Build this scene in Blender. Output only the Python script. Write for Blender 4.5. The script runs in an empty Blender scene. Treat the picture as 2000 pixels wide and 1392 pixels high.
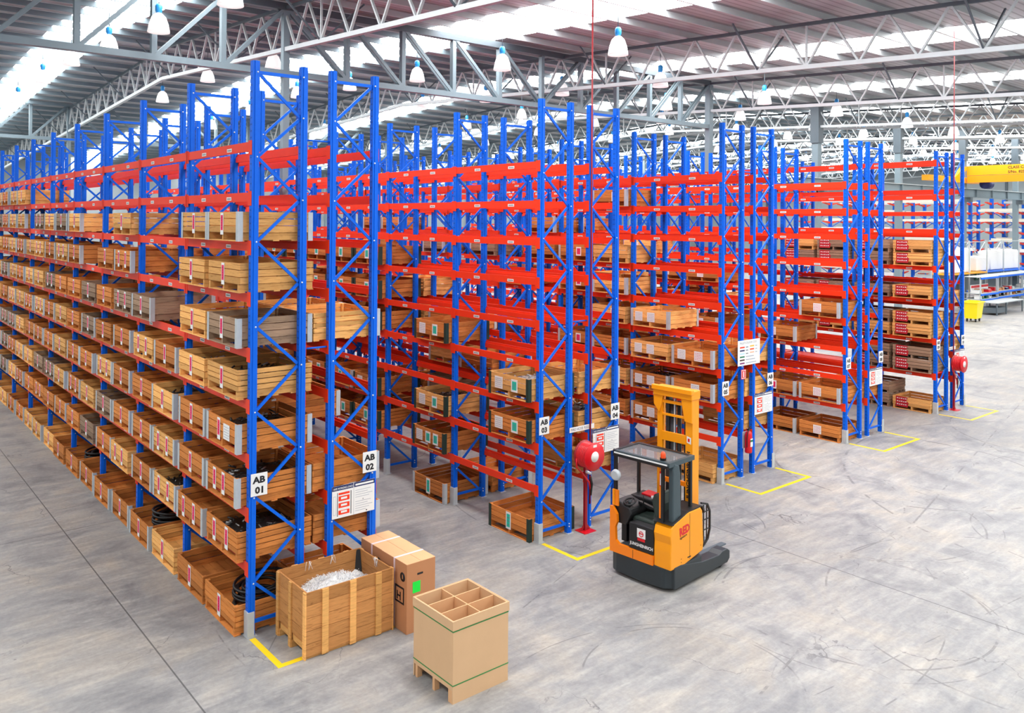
import bpy, math, random
from mathutils import Vector, Matrix
R = random.Random(7)
D = bpy.data
COL = bpy.context.scene.collection
sc = bpy.context.scene

# ------------------------------------------------------------------ materials
def new_mat(name):
    m = D.materials.new(name); m.use_nodes = True
    nt = m.node_tree
    return m, nt, nt.nodes['Principled BSDF'] if 'Principled BSDF' in nt.nodes else nt.nodes[0]

def N(nt, t, **k):
    n = nt.nodes.new(t)
    for a, b in k.items():
        setattr(n, a, b)
    return n

def mix(nt, fac, a, b, mode='MIX'):
    n = nt.nodes.new('ShaderNodeMix'); n.data_type = 'RGBA'; n.blend_type = mode
    for s, v in ((0, fac), (6, a), (7, b)):
        if hasattr(v, 'links'): nt.links.new(v, n.inputs[s])
        else: n.inputs[s].default_value = v
    return n.outputs[2]

def math_(nt, op, a, b=None, c=None, clamp=False):
    n = nt.nodes.new('ShaderNodeMath'); n.operation = op; n.use_clamp = clamp
    for i, v in enumerate((a, b, c)):
        if v is None: continue
        if hasattr(v, 'links'): nt.links.new(v, n.inputs[i])
        else: n.inputs[i].default_value = v
    return n.outputs[0]

def ramp(nt, fac, stops):
    n = nt.nodes.new('ShaderNodeValToRGB')
    e = n.color_ramp.elements
    while len(e) < len(stops): e.new(0.5)
    for i, (p, c) in enumerate(stops):
        e[i].position = p; e[i].color = (*c, 1) if len(c) == 3 else c
    nt.links.new(fac, n.inputs[0])
    return n.outputs[0]

def noise(nt, scale, detail=3, rough=.55, vec=None, dist=0):
    n = nt.nodes.new('ShaderNodeTexNoise')
    n.inputs['Scale'].default_value = scale; n.inputs['Detail'].default_value = detail
    n.inputs['Roughness'].default_value = rough; n.inputs['Distortion'].default_value = dist
    if vec is not None: nt.links.new(vec, n.inputs['Vector'])
    return n.outputs[0]

def obj_coords(nt, scale=(1, 1, 1)):
    tc = nt.nodes.new('ShaderNodeTexCoord')
    mp = nt.nodes.new('ShaderNodeMapping'); mp.inputs['Scale'].default_value = scale
    nt.links.new(tc.outputs['Object'], mp.inputs['Vector'])
    return mp.outputs[0]

def rgb(r, g, b):      # sRGB 0-255 to linear
    f = lambda c: (c/255/12.92) if c/255 <= .04045 else ((c/255+.055)/1.055)**2.4
    return (f(r), f(g), f(b), 1)

def paint(name, col, rough=.4, metal=0, var=.12, scale=3, spec=.5):
    m, nt, p = new_mat(name)
    v = obj_coords(nt)
    n = noise(nt, scale, 4, .6, v)
    dark = tuple(c*(1-var) for c in col[:3]) + (1,)
    c = mix(nt, n, dark, col)
    nt.links.new(c, p.inputs['Base Color'])
    p.inputs['Roughness'].default_value = rough; p.inputs['Metallic'].default_value = metal
    p.inputs['Specular IOR Level'].default_value = spec
    return m

def wood(name, base, dark, seed):
    m, nt, p = new_mat(name)
    g = noise(nt, 2.2, 5, .62, obj_coords(nt, (1.5, 1.5, 16)), 1.2)
    k = noise(nt, 5, 2, .5, obj_coords(nt, (1, 1, 2.2)))
    geo = nt.nodes.new('ShaderNodeNewGeometry')
    oi = nt.nodes.new('ShaderNodeObjectInfo')
    c = ramp(nt, g, [(.2, dark[:3]), (.46, base[:3]), (.78, tuple(min(1, x*1.22) for x in base[:3]))])
    knot = ramp(nt, k, [(.72, (1, 1, 1)), (.78, (.45, .33, .25))])
    c = mix(nt, .8, c, knot, 'MULTIPLY')
    isl = ramp(nt, geo.outputs['Random Per Island'], [(0, (.72, .68, .62)), (.5, (1, .98, .95)), (1, (1.18, 1.14, 1.1))])
    c = mix(nt, 1, c, isl, 'MULTIPLY')
    ob = ramp(nt, oi.outputs['Random'], [(0, (.8, .78, .76)), (1, (1.15, 1.12, 1.06))])
    c = mix(nt, 1, c, ob, 'MULTIPLY')
    nt.links.new(c, p.inputs['Base Color'])
    p.inputs['Roughness'].default_value = .72
    p.inputs['Specular IOR Level'].default_value = .25
    return m

def emit(name, col, s):
    m, nt, p = new_mat(name)
    p.inputs['Base Color'].default_value = col
    p.inputs['Emission Color'].default_value = col
    p.inputs['Emission Strength'].default_value = s
    return m

M = {}
M['blue'] = paint('blue_paint', rgb(0, 106, 234), .42, var=.2, spec=.25)
M['bolt'] = paint('zinc_bolt', rgb(225, 230, 235), .35, .3)
M['hole'] = paint('slot_hole', rgb(18, 45, 110), .8)
M['red'] = paint('red_orange_paint', rgb(250, 62, 26), .42, var=.15, spec=.3)
M['galv'] = paint('galvanised_steel', rgb(206, 213, 217), .45, .15, var=.3, scale=9)
M['galvd'] = paint('dull_green_steel', rgb(40, 62, 52), .55, .2)
M['white'] = paint('white_card', rgb(238, 238, 236), .6, var=.05)
M['pink'] = paint('pink_card', rgb(238, 26, 96), .6, var=.1)
M['teal'] = paint('teal_card', rgb(30, 205, 178), .6, var=.1)
M['ink'] = paint('black_ink', rgb(22, 22, 28), .6)
M['inkg'] = paint('grey_print', rgb(120, 125, 135), .6)
M['inkp'] = paint('pale_print', rgb(176, 180, 190), .6)
M['inkm'] = paint('maroon_print', rgb(130, 10, 60), .6)
M['inkr'] = paint('red_print', rgb(225, 90, 110), .6)
M['navy'] = paint('navy_print', rgb(16, 32, 92), .5)
M['pine'] = wood('pale_pine_wood', rgb(228, 174, 106), rgb(176, 112, 54), 1)
M['orange_wood'] = wood('orange_brown_wood', rgb(200, 128, 66), rgb(138, 76, 32), 2)
M['crate_wood'] = wood('knotty_crate_wood', rgb(212, 152, 92), rgb(150, 92, 48), 4)
M['grey_wood'] = wood('weathered_grey_wood', rgb(150, 126, 106), rgb(88, 70, 58), 3)
M['steel'] = paint('grey_steel_paint', rgb(128, 146, 154), .5, .1, var=.15)
M['lsteel'] = paint('pale_steel_paint', rgb(196, 204, 206), .5, .1, var=.15)
M['dsteel'] = paint('dark_steel_paint', rgb(92, 104, 112), .5, .1, var=.15)
M['yel'] = paint('yellow_tape', rgb(252, 214, 24), .5, var=.12, scale=6)
M['yelb'] = paint('yellow_plastic', rgb(252, 228, 10), .4, var=.04)
M['crane'] = paint('crane_yellow_paint', rgb(250, 168, 4), .45, var=.06)
M['truck'] = paint('truck_yellow_paint', rgb(255, 160, 8), .34, var=.03)
M['truck2'] = paint('truck_orange_paint', rgb(255, 136, 14), .36, var=.04)
M['char'] = paint('charcoal_paint', rgb(44, 52, 56), .42, var=.15)
M['slate'] = paint('slate_paint', rgb(62, 78, 84), .42, var=.1)
M['black'] = paint('black_plastic', rgb(26, 28, 30), .45, var=.2)
M['seat'] = paint('green_black_vinyl', rgb(48, 62, 56), .5, var=.2)
M['rubber'] = paint('black_rubber', rgb(20, 20, 22), .5, var=.2)
M['fire'] = paint('fire_red_paint', rgb(222, 14, 30), .35, var=.08)
M['fired'] = paint('deep_red_paint', rgb(160, 16, 30), .45, var=.1)
M['scrap'] = paint('dark_metal_parts', rgb(72, 70, 68), .4, .5, var=.5, scale=14)
M['scrapl'] = paint('bright_metal_parts', rgb(200, 200, 198), .4, .4, var=.4, scale=14)
M['card'] = paint('brown_cardboard', rgb(200, 140, 98), .75, var=.1, scale=2, spec=.2)
M['cardt'] = paint('pale_cardboard', rgb(226, 176, 130), .75, var=.1, scale=2, spec=.2)
M['tan'] = paint('tan_fibreboard', rgb(222, 182, 140), .7, var=.12, scale=2.5, spec=.2)
M['strapg'] = paint('green_strap', rgb(60, 140, 70), .5)
M['strapw'] = paint('pink_white_strap', rgb(245, 215, 215), .5)
M['green'] = paint('neon_green_card', rgb(20, 240, 70), .6, var=.03)
M['orange'] = paint('orange_plastic', rgb(240, 80, 20), .4)
M['cyan'] = paint('blue_lamp_cap', rgb(40, 150, 225), .4)
M['pipew'] = paint('cream_pipe', rgb(232, 230, 215), .5, var=.15)
M['sgreen'] = paint('safety_green', rgb(0, 120, 80), .5)
M['paintred'] = paint('red_spray_paint', rgb(196, 24, 40), .7, var=.35, scale=12)
M['sky'] = emit('daylit_rooflight', (1, 1, 1, 1), 15)
M['bell'] = emit('lit_lamp_bell', (1.0, .98, .96, 1), .7)
M['bell'].cycles.emission_sampling = 'NONE'

def mk_roof():
    m, nt, p = new_mat('roof_sheet_metal')
    tc = nt.nodes.new('ShaderNodeTexCoord')
    sep = nt.nodes.new('ShaderNodeSeparateXYZ'); nt.links.new(tc.outputs['Object'], sep.inputs[0])
    rib = math_(nt, 'PINGPONG', sep.outputs[1], .15)
    rib = math_(nt, 'LESS_THAN', rib, .035)
    n = noise(nt, .35, 3, .6, obj_coords(nt, (1, .4, 1)))
    c = mix(nt, n, rgb(150, 152, 160), rgb(205, 205, 208))
    c = mix(nt, math_(nt, 'MULTIPLY', rib, .55), c, rgb(96, 92, 98))
    nt.links.new(c, p.inputs['Base Color']); p.inputs['Roughness'].default_value = .45
    p.inputs['Metallic'].default_value = .15
    return m
M['roof'] = mk_roof()

def mk_floor():
    m, nt, p = new_mat('worn_concrete')
    L = nt.links
    tc = nt.nodes.new('ShaderNodeTexCoord'); P = tc.outputs['Object']
    sep = nt.nodes.new('ShaderNodeSeparateXYZ'); L.new(P, sep.inputs[0])
    X, Y = sep.outputs[0], sep.outputs[1]
    mp = nt.nodes.new('ShaderNodeMapping'); L.new(P, mp.inputs[0])
    mp.inputs['Rotation'].default_value = (0, 0, .12); mp.inputs['Scale'].default_value = (.55, 2.6, 1)
    n1 = noise(nt, 1.9, 7, .68, mp.outputs[0], .3)
    n2 = noise(nt, .22, 3, .5, P, .4)
    n3 = noise(nt, 14, 4, .7, P)
    c = ramp(nt, n1, [(.22, rgb(150, 151, 152)[:3]), (.5, rgb(178, 176, 172)[:3]), (.75, rgb(206, 202, 194)[:3])])
    blot = ramp(nt, noise(nt, .75, 5, .62, P, .8), [(.3, rgb(196, 198, 204)[:3]), (.48, rgb(235, 236, 238)[:3]), (.7, rgb(255, 248, 238)[:3])])
    c = mix(nt, 1, c, blot, 'MULTIPLY')
    c = mix(nt, ramp(nt, n2, [(.35, (0, 0, 0)), (.65, (1, 1, 1))]), mix(nt, 1, c, rgb(226, 228, 232), 'MULTIPLY'), c)
    c = mix(nt, .3, c, ramp(nt, n3, [(.3, (.35, .35, .35)), (.7, (1, 1, 1))]), 'MULTIPLY')
    # straight and curved tyre scuffs
    mask = ramp(nt, noise(nt, 1.1, 4, .7, P, .5), [(.48, (0, 0, 0)), (.56, (1, 1, 1))])
    tot = None
    for cx, cy, rr, w in ((8.2, -5.2, 2.1, .02), (8.0, -5.3, 2.25, .012), (12.2, -3.0, 2.6, .02), (12.4, -3.1, 2.75, .012), (11, 1.2, 5.4, .018),
                          (16.5, -2.2, 3.2, .03), (4.2, -5.0, 1.5, .014), (10.2, -7.5, 3.4, .018), (6.2, -.4, 6.6, .012), (19.2, -7.5, 7.4, .03),
                          (3.3, -6.2, 3.1, .01), (14.6, -6.9, 2.2, .016), (9.2, -1.2, 1.4, .014), (24, -4, 3.5, .03)):
        dx = math_(nt, 'SUBTRACT', X, cx); dy = math_(nt, 'SUBTRACT', Y, cy)
        d = math_(nt, 'SQRT', math_(nt, 'ADD', math_(nt, 'MULTIPLY', dx, dx), math_(nt, 'MULTIPLY', dy, dy)))
        a = math_(nt, 'LESS_THAN', math_(nt, 'ABSOLUTE', math_(nt, 'SUBTRACT', d, rr)), w)
        tot = a if tot is None else math_(nt, 'MAXIMUM', tot, a)
    for ang, off, w in ((.35, -3.1, .012), (.2, -6.6, .02), (1.2, 9.1, .015), (-.3, -7.2, .012), (.9, -.4, .01), (-.12, -5.6, .01)):
        d = math_(nt, 'SUBTRACT', math_(nt, 'ADD', math_(nt, 'MULTIPLY', X, -math.sin(ang)), math_(nt, 'MULTIPLY', Y, math.cos(ang))), off)
        a = math_(nt, 'LESS_THAN', math_(nt, 'ABSOLUTE', d), w)
        tot = math_(nt, 'MAXIMUM', tot, a)
    scuff = math_(nt, 'MULTIPLY', tot, mask)
    # cracks and small dark chips
    vo = nt.nodes.new('ShaderNodeTexVoronoi'); vo.feature = 'DISTANCE_TO_EDGE'; vo.inputs['Scale'].default_value = .42
    wob = nt.nodes.new('ShaderNodeTexNoise'); wob.inputs['Scale'].default_value = 1.3; wob.inputs['Detail'].default_value = 6
    L.new(P, wob.inputs['Vector'])
    vm = nt.nodes.new('ShaderNodeVectorMath'); vm.operation = 'MULTIPLY_ADD'
    L.new(wob.outputs['Color'], vm.inputs[0]); vm.inputs[1].default_value = (1.5, 1.5, 0); L.new(P, vm.inputs[2])
    L.new(vm.outputs[0], vo.inputs['Vector'])
    crack = math_(nt, 'LESS_THAN', vo.outputs['Distance'], .0035)
    mask2 = ramp(nt, noise(nt, .5, 2, .5, P), [(.5, (0, 0, 0)), (.62, (1, 1, 1))])
    crack = math_(nt, 'MULTIPLY', crack, mask2)
    c = mix(nt, math_(nt, 'MULTIPLY', scuff, .42), c, rgb(70, 70, 74))
    c = mix(nt, math_(nt, 'MULTIPLY', crack, .55), c, rgb(80, 80, 84))
    mp3 = nt.nodes.new('ShaderNodeMapping'); L.new(P, mp3.inputs[0]); mp3.inputs['Scale'].default_value = (1.2, 6, 1); mp3.inputs['Rotation'].default_value = (0, 0, .5)
    chip = ramp(nt, noise(nt, 1.4, 3, .6, mp3.outputs[0]), [(.705, (0, 0, 0)), (.73, (1, 1, 1))])
    c = mix(nt, math_(nt, 'MULTIPLY', chip, .35), c, rgb(90, 92, 98))
    # sawn joints
    def joint(v, off, period, w):
        q = math_(nt, 'ADD', v, -off + period*40 + period/2)
        q = math_(nt, 'MODULO', q, period)
        q = math_(nt, 'ABSOLUTE', math_(nt, 'SUBTRACT', q, period/2))
        return math_(nt, 'LESS_THAN', q, w)
    j = math_(nt, 'MAXIMUM', joint(X, -1.23, 10.44, .011), math_(nt, 'MULTIPLY', joint(Y, 6.4, 7.95, .01), math_(nt, 'GREATER_THAN', Y, 0)))
    c = mix(nt, math_(nt, 'MULTIPLY', j, .7), c, rgb(62, 64, 66))
    L.new(c, p.inputs['Base Color'])
    r = ramp(nt, n1, [(.3, (.42, .42, .42)), (.7, (.6, .6, .6))])
    L.new(r, p.inputs['Roughness'])
    p.inputs['Specular IOR Level'].default_value = .4
    return m
M['floor'] = mk_floor()

def glass_mat():
    m, nt, p = new_mat('smoked_polycarbonate')
    p.inputs['Base Color'].default_value = rgb(150, 156, 160)
    p.inputs['Roughness'].default_value = .25
    p.inputs['Alpha'].default_value = .35
    return m
M['poly'] = glass_mat()

# ------------------------------------------------------------------ mesh builder
class MB:
    def __init__(s): s.v = []; s.f = []; s.m = []; s.mats = []; s.sm = []
    def mi(s, k):
        if k not in s.mats: s.mats.append(k)
        return s.mats.index(k)
    def add(s, vs, fs, mat, smooth=False):
        o = len(s.v); s.v += [tuple(v) for v in vs]; i = s.mi(mat)
        for f in fs: s.f.append(tuple(o+a for a in f)); s.m.append(i); s.sm.append(smooth)
        return s
    def box(s, x0, x1, y0, y1, z0, z1, mat, T=None):
        vs = [(x, y, z) for x in (x0, x1) for y in (y0, y1) for z in (z0, z1)]
        if T is not None: vs = [T @ Vector(v) for v in vs]
        return s.add(vs, [(0, 1, 3, 2), (4, 6, 7, 5), (0, 4, 5, 1), (2, 3, 7, 6), (0, 2, 6, 4), (1, 5, 7, 3)], mat)
    def bar(s, a, b, w, h, mat, up=(0, 0, 1)):
        a = Vector(a); b = Vector(b); d = (b-a).normalized(); u = Vector(up)
        if abs(d.dot(u)) > .98: u = Vector((1, 0, 0))
        r = d.cross(u).normalized(); u = r.cross(d)
        vs = [p + r*x*w/2 + u*y*h/2 for p in (a, b) for x, y in ((-1, -1), (1, -1), (1, 1), (-1, 1))]
        return s.add(vs, [(0, 1, 2, 3), (7, 6, 5, 4), (0, 4, 5, 1), (1, 5, 6, 2), (2, 6, 7, 3), (3, 7, 4, 0)], mat)
    def tube(s, pts, r, mat, n=8, caps=True, radii=None):
        pts = [Vector(p) for p in pts]; rings = []; pu = None
        for i, p in enumerate(pts):
            d = (pts[min(i+1, len(pts)-1)] - pts[max(i-1, 0)])
            d = d.normalized() if d.length > 1e-9 else Vector((0, 0, 1))
            if pu is None: pu = Vector((0, 0, 1)) if abs(d.z) < .9 else Vector((1, 0, 0))
            x = d.cross(pu).normalized(); pu = x.cross(d).normalized()
            rr = radii[i] if radii else r
            rings.append([p + (x*math.cos(t) + pu*math.sin(t))*rr for t in [2*math.pi*k/n for k in range(n)]])
        vs = [v for q in rings for v in q]
        fs = [(i*n+k, i*n+(k+1) % n, (i+1)*n+(k+1) % n, (i+1)*n+k) for i in range(len(pts)-1) for k in range(n)]
        if caps: fs += [tuple(range(n-1, -1, -1)), tuple((len(pts)-1)*n+k for k in range(n))]
        return s.add(vs, fs, mat, True)
    def lathe(s, prof, mat, n=16, T=None, smooth=True):
        vs = [(r*math.cos(2*math.pi*k/n), r*math.sin(2*math.pi*k/n), z) for r, z in prof for k in range(n)]
        if T is not None: vs = [T @ Vector(v) for v in vs]
        fs = [(i*n+k, i*n+(k+1) % n, (i+1)*n+(k+1) % n, (i+1)*n+k) for i in range(len(prof)-1) for k in range(n)]
        return s.add(vs, fs, mat, smooth)
    def prism(s, poly, h0, h1, mat, ax='z', T=None):
        n = len(poly)
        def P(a, b, h): return {'z': (a, b, h), 'y': (a, h, b), 'x': (h, a, b)}[ax]
        vs = [P(a, b, h0) for a, b in poly] + [P(a, b, h1) for a, b in poly]
        if T is not None: vs = [T @ Vector(v) for v in vs]
        fs = [tuple(range(n)), tuple(range(2*n-1, n-1, -1))] + [(i, i+n, (i+1) % n+n, (i+1) % n) for i in range(n)]
        return s.add(vs, fs, mat)
    def quad(s, o, r, u, w, h, mat, x=0, y=0, lift=0):
        o = Vector(o); r = Vector(r).normalized(); u = Vector(u).normalized(); n = r.cross(u)
        b = o + r*x + u*y + n*lift
        return s.add([b, b+r*w, b+r*w+u*h, b+u*h], [(0, 1, 2, 3)], mat)
    def text(s, t, o, r, u, size, mat, bold=0.02, sx=1, centre=False, lift=.0015):
        vs, fs, w = text_geo(t, bold)
        o = Vector(o); r = Vector(r).normalized(); u = Vector(u).normalized(); n = r.cross(u)
        dx = -w/2 if centre else 0
        return s.add([o + r*(x+dx)*size*sx + u*y*size + n*lift for x, y in vs], fs, mat)
    def build(s, name, parent=None, loc=None, bevel=0, fix=True):
        me = D.meshes.new(name); me.from_pydata(s.v, [], s.f)
        for k in s.mats: me.materials.append(M[k])
        me.polygons.foreach_set('material_index', s.m); me.polygons.foreach_set('use_smooth', s.sm)
        me.update()
        o = D.objects.new(name, me); COL.objects.link(o)
        if parent is not None: o.parent = parent
        if loc is not None: o.location = loc
        if bevel:
            b = o.modifiers.new('b', 'BEVEL'); b.width = bevel; b.segments = 2; b.limit_method = 'ANGLE'; b.angle_limit = math.radians(50)
        return o

_tg = {}
def text_geo(t, bold):
    k = (t, bold)
    if k not in _tg:
        c = D.curves.new('t', 'FONT'); c.body = t; c.offset = bold; c.resolution_u = 2
        o = D.objects.new('t', c); COL.objects.link(o)
        dg = bpy.context.evaluated_depsgraph_get()
        me = o.evaluated_get(dg).to_mesh()
        vs = [(v.co.x, v.co.y) for v in me.vertices]; fs = [tuple(p.vertices) for p in me.polygons]
        w = max([v[0] for v in vs] + [0])
        o.evaluated_get(dg).to_mesh_clear(); D.objects.remove(o); D.curves.remove(c)
        _tg[k] = (vs, fs, w)
    return _tg[k]

def tag(o, label=None, cat=None, group=None, kind=None):
    if label: o['label'] = label
    if cat: o['category'] = cat
    if group: o['group'] = group
    if kind: o['kind'] = kind
    return o
def empty(name, loc=(0, 0, 0), rz=0, parent=None):
    o = D.objects.new(name, None); COL.objects.link(o); o.location = loc; o.rotation_euler = (0, 0, rz)
    o.empty_display_size = .1
    if parent is not None: o.parent = parent
    return o
def copy_tree(o, parent=None):
    c = o.copy(); COL.objects.link(c); c.parent = parent
    for ch in list(o.children): copy_tree(ch, c)
    return c
def inst(proto, parent, loc, rz=0, name=None):
    o = D.objects.new(name or proto.name.split('.')[0], proto.data); COL.objects.link(o)
    o.parent = parent; o.location = loc; o.rotation_euler = (0, 0, rz)
    return o
def mesh_only(mb, name):   # mesh data for reuse
    me = D.meshes.new(name); me.from_pydata(mb.v, [], mb.f)
    for k in mb.mats: me.materials.append(M[k])
    me.polygons.foreach_set('material_index', mb.m); me.polygons.foreach_set('use_smooth', mb.sm); me.update()
    return me
def place(me, name, parent, loc=(0, 0, 0), rz=0):
    o = D.objects.new(name, me); COL.objects.link(o)
    if parent is not None: o.parent = parent
    o.location = loc; o.rotation_euler = (0, 0, rz)
    return o

# ------------------------------------------------------------------ camera
q = [1626.0338870406133, 1000.0, 417.71443231363395, 0.694556461783238, -0.00791470809260949, 0.006694333309150405, -5.081172963361142, -12.223906497138147, 6.3]
f, cx, cy, yaw, pitch, roll = q[:6]
fw = Vector((math.sin(yaw)*math.cos(pitch), math.cos(yaw)*math.cos(pitch), -math.sin(pitch)))
rt = Vector((math.cos(yaw), -math.sin(yaw), 0)); up = rt.cross(fw)
r2 = rt*math.cos(roll) + up*math.sin(roll); u2 = -rt*math.sin(roll) + up*math.cos(roll)
cam = D.cameras.new('camera'); co = D.objects.new('camera', cam); COL.objects.link(co)
cam.sensor_width = 36; cam.lens = f/2000*36; cam.shift_y = -(696-cy)/2000; cam.clip_end = 400
mt = Matrix.Identity(4)
for i in range(3):
    mt[i][0] = r2[i]; mt[i][1] = u2[i]; mt[i][2] = -fw[i]; mt[i][3] = q[6+i]
co.matrix_world = mt
sc.camera = co
CAM = Vector(q[6:9])

# ------------------------------------------------------------------ setting: floor, roof, walls
YN, YF, XL, XR = -22, 77, -26, 112
b = MB(); b.add([(XL, YN, 0), (XR, YN, 0), (XR, YF, 0), (XL, YF, 0)], [(0, 1, 2, 3)], 'floor')
tag(b.build('floor'), kind='structure')
YR = 27.0; SL = .052
def rz(y): return 14.35 - abs(y-YR)*SL - (0 if y < YR else 0)
STR = [(-18.6+i*11.05, 2.2 if i < 3 else 3.2 if i == 3 else 2.6) for i in range(12)]
b = MB()
edges = [XL]
for c_, w_ in STR: edges += [c_-w_/2, c_+w_/2]
edges.append(XR)
for i in range(0, len(edges), 2):
    x0, x1 = edges[i], min(edges[i+1], XR)
    if x1 <= x0: continue
    for y0, y1 in ((YN, YR), (YR, YF)):
        b.add([(x0, y0, rz(y0)), (x0, y1, rz(y1)), (x1, y1, rz(y1)), (x1, y0, rz(y0))], [(0, 1, 2, 3)], 'roof')
tag(b.build('ceiling'), kind='structure')
for n_, (c_, w_) in enumerate(STR):
    if c_+w_/2 > XR: continue
    b = MB()
    for y0, y1 in ((YN, YR), (YR, YF)):
        b.add([(c_-w_/2, y0, rz(y0)), (c_-w_/2, y1, rz(y1)), (c_+w_/2, y1, rz(y1)), (c_+w_/2, y0, rz(y0))], [(0, 1, 2, 3)], 'sky')
    tag(b.build('window_%d' % (n_+1)), kind='structure')
M['wallm'] = paint('pale_wall_cladding', rgb(160, 170, 174), .6, var=.1, scale=.4)
b = MB(); b.box(XL, XR, YF, YF+.2, 0, 13, 'wallm'); tag(b.build('wall_back'), kind='structure')
b = MB(); b.box(XR-.2, XR, YN, YF, 0, 14.4, 'wallm')
for i in range(14): b.box(XR-.35, XR-.2, YN+2+i*7, YN+2.3+i*7, 0, 12, 'dsteel')
tag(b.build('wall_right'), kind='structure')
b = MB(); b.box(XL-.2, XL, YN, YF, 0, 14.4, 'wallm'); tag(b.build('wall_left'), kind='structure')

# purlins under the roof sheets
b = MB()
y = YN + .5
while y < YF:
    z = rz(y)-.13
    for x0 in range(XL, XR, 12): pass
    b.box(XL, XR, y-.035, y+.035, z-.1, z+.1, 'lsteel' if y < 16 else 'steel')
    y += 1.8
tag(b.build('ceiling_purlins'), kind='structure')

def joist(X, y0, y1, depth=1.4, mat='lsteel', pan=1.8, wd=.09):
    b = MB(); top = lambda y: rz(y)-.3; bot = lambda y: rz(y)-.3-depth
    cuts = [y0, YR, y1] if y0 < YR < y1 else [y0, y1]
    for a, c in zip(cuts, cuts[1:]):
        b.bar((X, a, top(a)), (X, c, top(c)), wd, .12, 'dsteel'); b.bar((X, a, bot(a)), (X, c, bot(c)), wd*1.7, .14, mat)
    y = y0; k = 0
    while y + pan <= y1:
        b.bar((X, y, top(y)), (X, y+pan/2, bot(y+pan/2)), .075, .06, mat)
        b.bar((X, y+pan/2, bot(y+pan/2)), (X, y+pan, top(y+pan)), .075, .06, mat)
        if k % 5 == 2: b.bar((X, y+pan/2, bot(y+pan/2)), (X, y+pan/2, top(y+pan/2)), .06, .06, mat)
        if k % 4 == 1:
            for sgn in (-1, 1):
                b.bar((X, y+pan/2, bot(y+pan/2)), (X+sgn*1.5, y+pan/2, rz(y)-.25), .05, .05, 'dsteel')
        y += pan; k += 1
    return tag(b.build('ceiling_joist'), kind='structure')
JX = [-18.5, -5.8, 6.9, 19.65, 29.95, 40.3, 50.6, 60.9, 71.2, 81.5, 91.8, 102]
for X in JX: joist(X, -20, 76)
for X in (45.4, 55.7, 66, 76.3, 86.6): joist(X, -20, 76, 1.1)

def xtruss(Y, xs, mid, zb=11.17, zt=13.4, mat='steel'):
    b = MB()
    b.box(xs[0], xs[-1], Y-.12, Y+.12, zb-.1, zb+.1, mat)
    b.box(xs[0], xs[-1], Y-.14, Y+.14, zt-.12, zt+.12, 'dsteel')
    for x in xs: b.bar((x, Y, zb), (x, Y, zt), .2, .16, mat, up=(1, 0, 0))
    for a, c in zip(xs, xs[1:]):
        if (a+c)/2 < mid: p, r_ = (a, zt), (c, zb)
        else: p, r_ = (a, zb), (c, zt)
        for dy in (-.09, .09): b.bar((p[0], Y+dy, p[1]), (r_[0], Y+dy, r_[1]), .05, .12, mat)
    return tag(b.build('ceiling_truss'), kind='structure')
for Y in (14.1, 45.5):
    xtruss(Y, [6.9+2.305*i for i in range(11)], 18.4)
    xtruss(Y, [-18.5+25.4/12*i for i in range(13)], -5.8)
def column(x, y, w, top, name='column', fat=None):
    b = MB()
    b.box(x-w/2, x+w/2, y-w/2, y+w/2, 0, top, 'steel')
    b.box(x-w*.75, x+w*.75, y-w*.75, y+w*.75, 0, .03, 'dsteel')
    if fat:
        b.box(x-fat/2, x+fat/2, y-fat/2, y+fat/2, fat_z, top, 'dsteel')
    return tag(b.build(name), kind='structure')
fat_z = 11.0
for Y in (14.1, 45.5, 76):
    for x, w in ((-18.5, .26), (6.9, .22), (29.95, .3), (40.3, .4), (50.6, .38), (60.9, .36), (71.2, .36), (81.5, .36), (91.8, .36), (102, .36)):
        column(x, Y, w, 13.3 if Y < 60 else 11.8, fat=(w*1.35 if x > 35 and Y < 20 else None))

# ------------------------------------------------------------------ high bay lamps
def lamp_meshes():
    b = MB(); b.lathe([(.05, .58), (.10, .56), (.2, .46), (.27, .26), (.31, .04), (.315, 0), (.295, .0), (.26, .24), (.18, .44), (.05, .54)], 'bell', 18)
    bell = mesh_only(b, 'reflector_bell')
    b = MB(); b.lathe([(.0, .86), (.07, .84), (.1, .78), (.1, .64), (.07, .58), (.0, .58)], 'cyan', 12)
    cap = mesh_only(b, 'ballast_cap')
    b = MB(); b.tube([(0, 0, .85), (0, 0, 1.35)], .012, 'dsteel', 6)
    rod = mesh_only(b, 'hanging_rod')
    return bell, cap, rod
bell, capm, rod = lamp_meshes()
lamp_xy = []
for X in (2.6, 13.6, 20.2, 27.3, 33.5, 41, 47, 54, 61, 68, 75, 83, 91):
    for Y in (-4.0, 1.5, 7.8, 13.4, 18.9, 24.5, 30, 36, 42):
        if X > 45 and Y > 31: continue
        if X > 16 and Y < 6 or X > 8 and Y < 3: continue
        lamp_xy.append((X, Y + (0 if X < 8 else -2.6 if X < 16 else 1.3)))
for X, Y in ((8.2, 18), (8.2, 25), (8.4, 32)): lamp_xy.append((X, Y))
for X, Y in lamp_xy:
    z = rz(Y)-1.85
    r_ = empty('high_bay_lamp', (X, Y, z))
    tag(r_, 'white bell high bay lamp with blue cap hanging from the roof', 'lamp', 'high bay lamps under the roof')
    place(bell, 'reflector_bell', r_); place(capm, 'ballast_cap', r_); place(rod, 'hanging_rod', r_)

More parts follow.
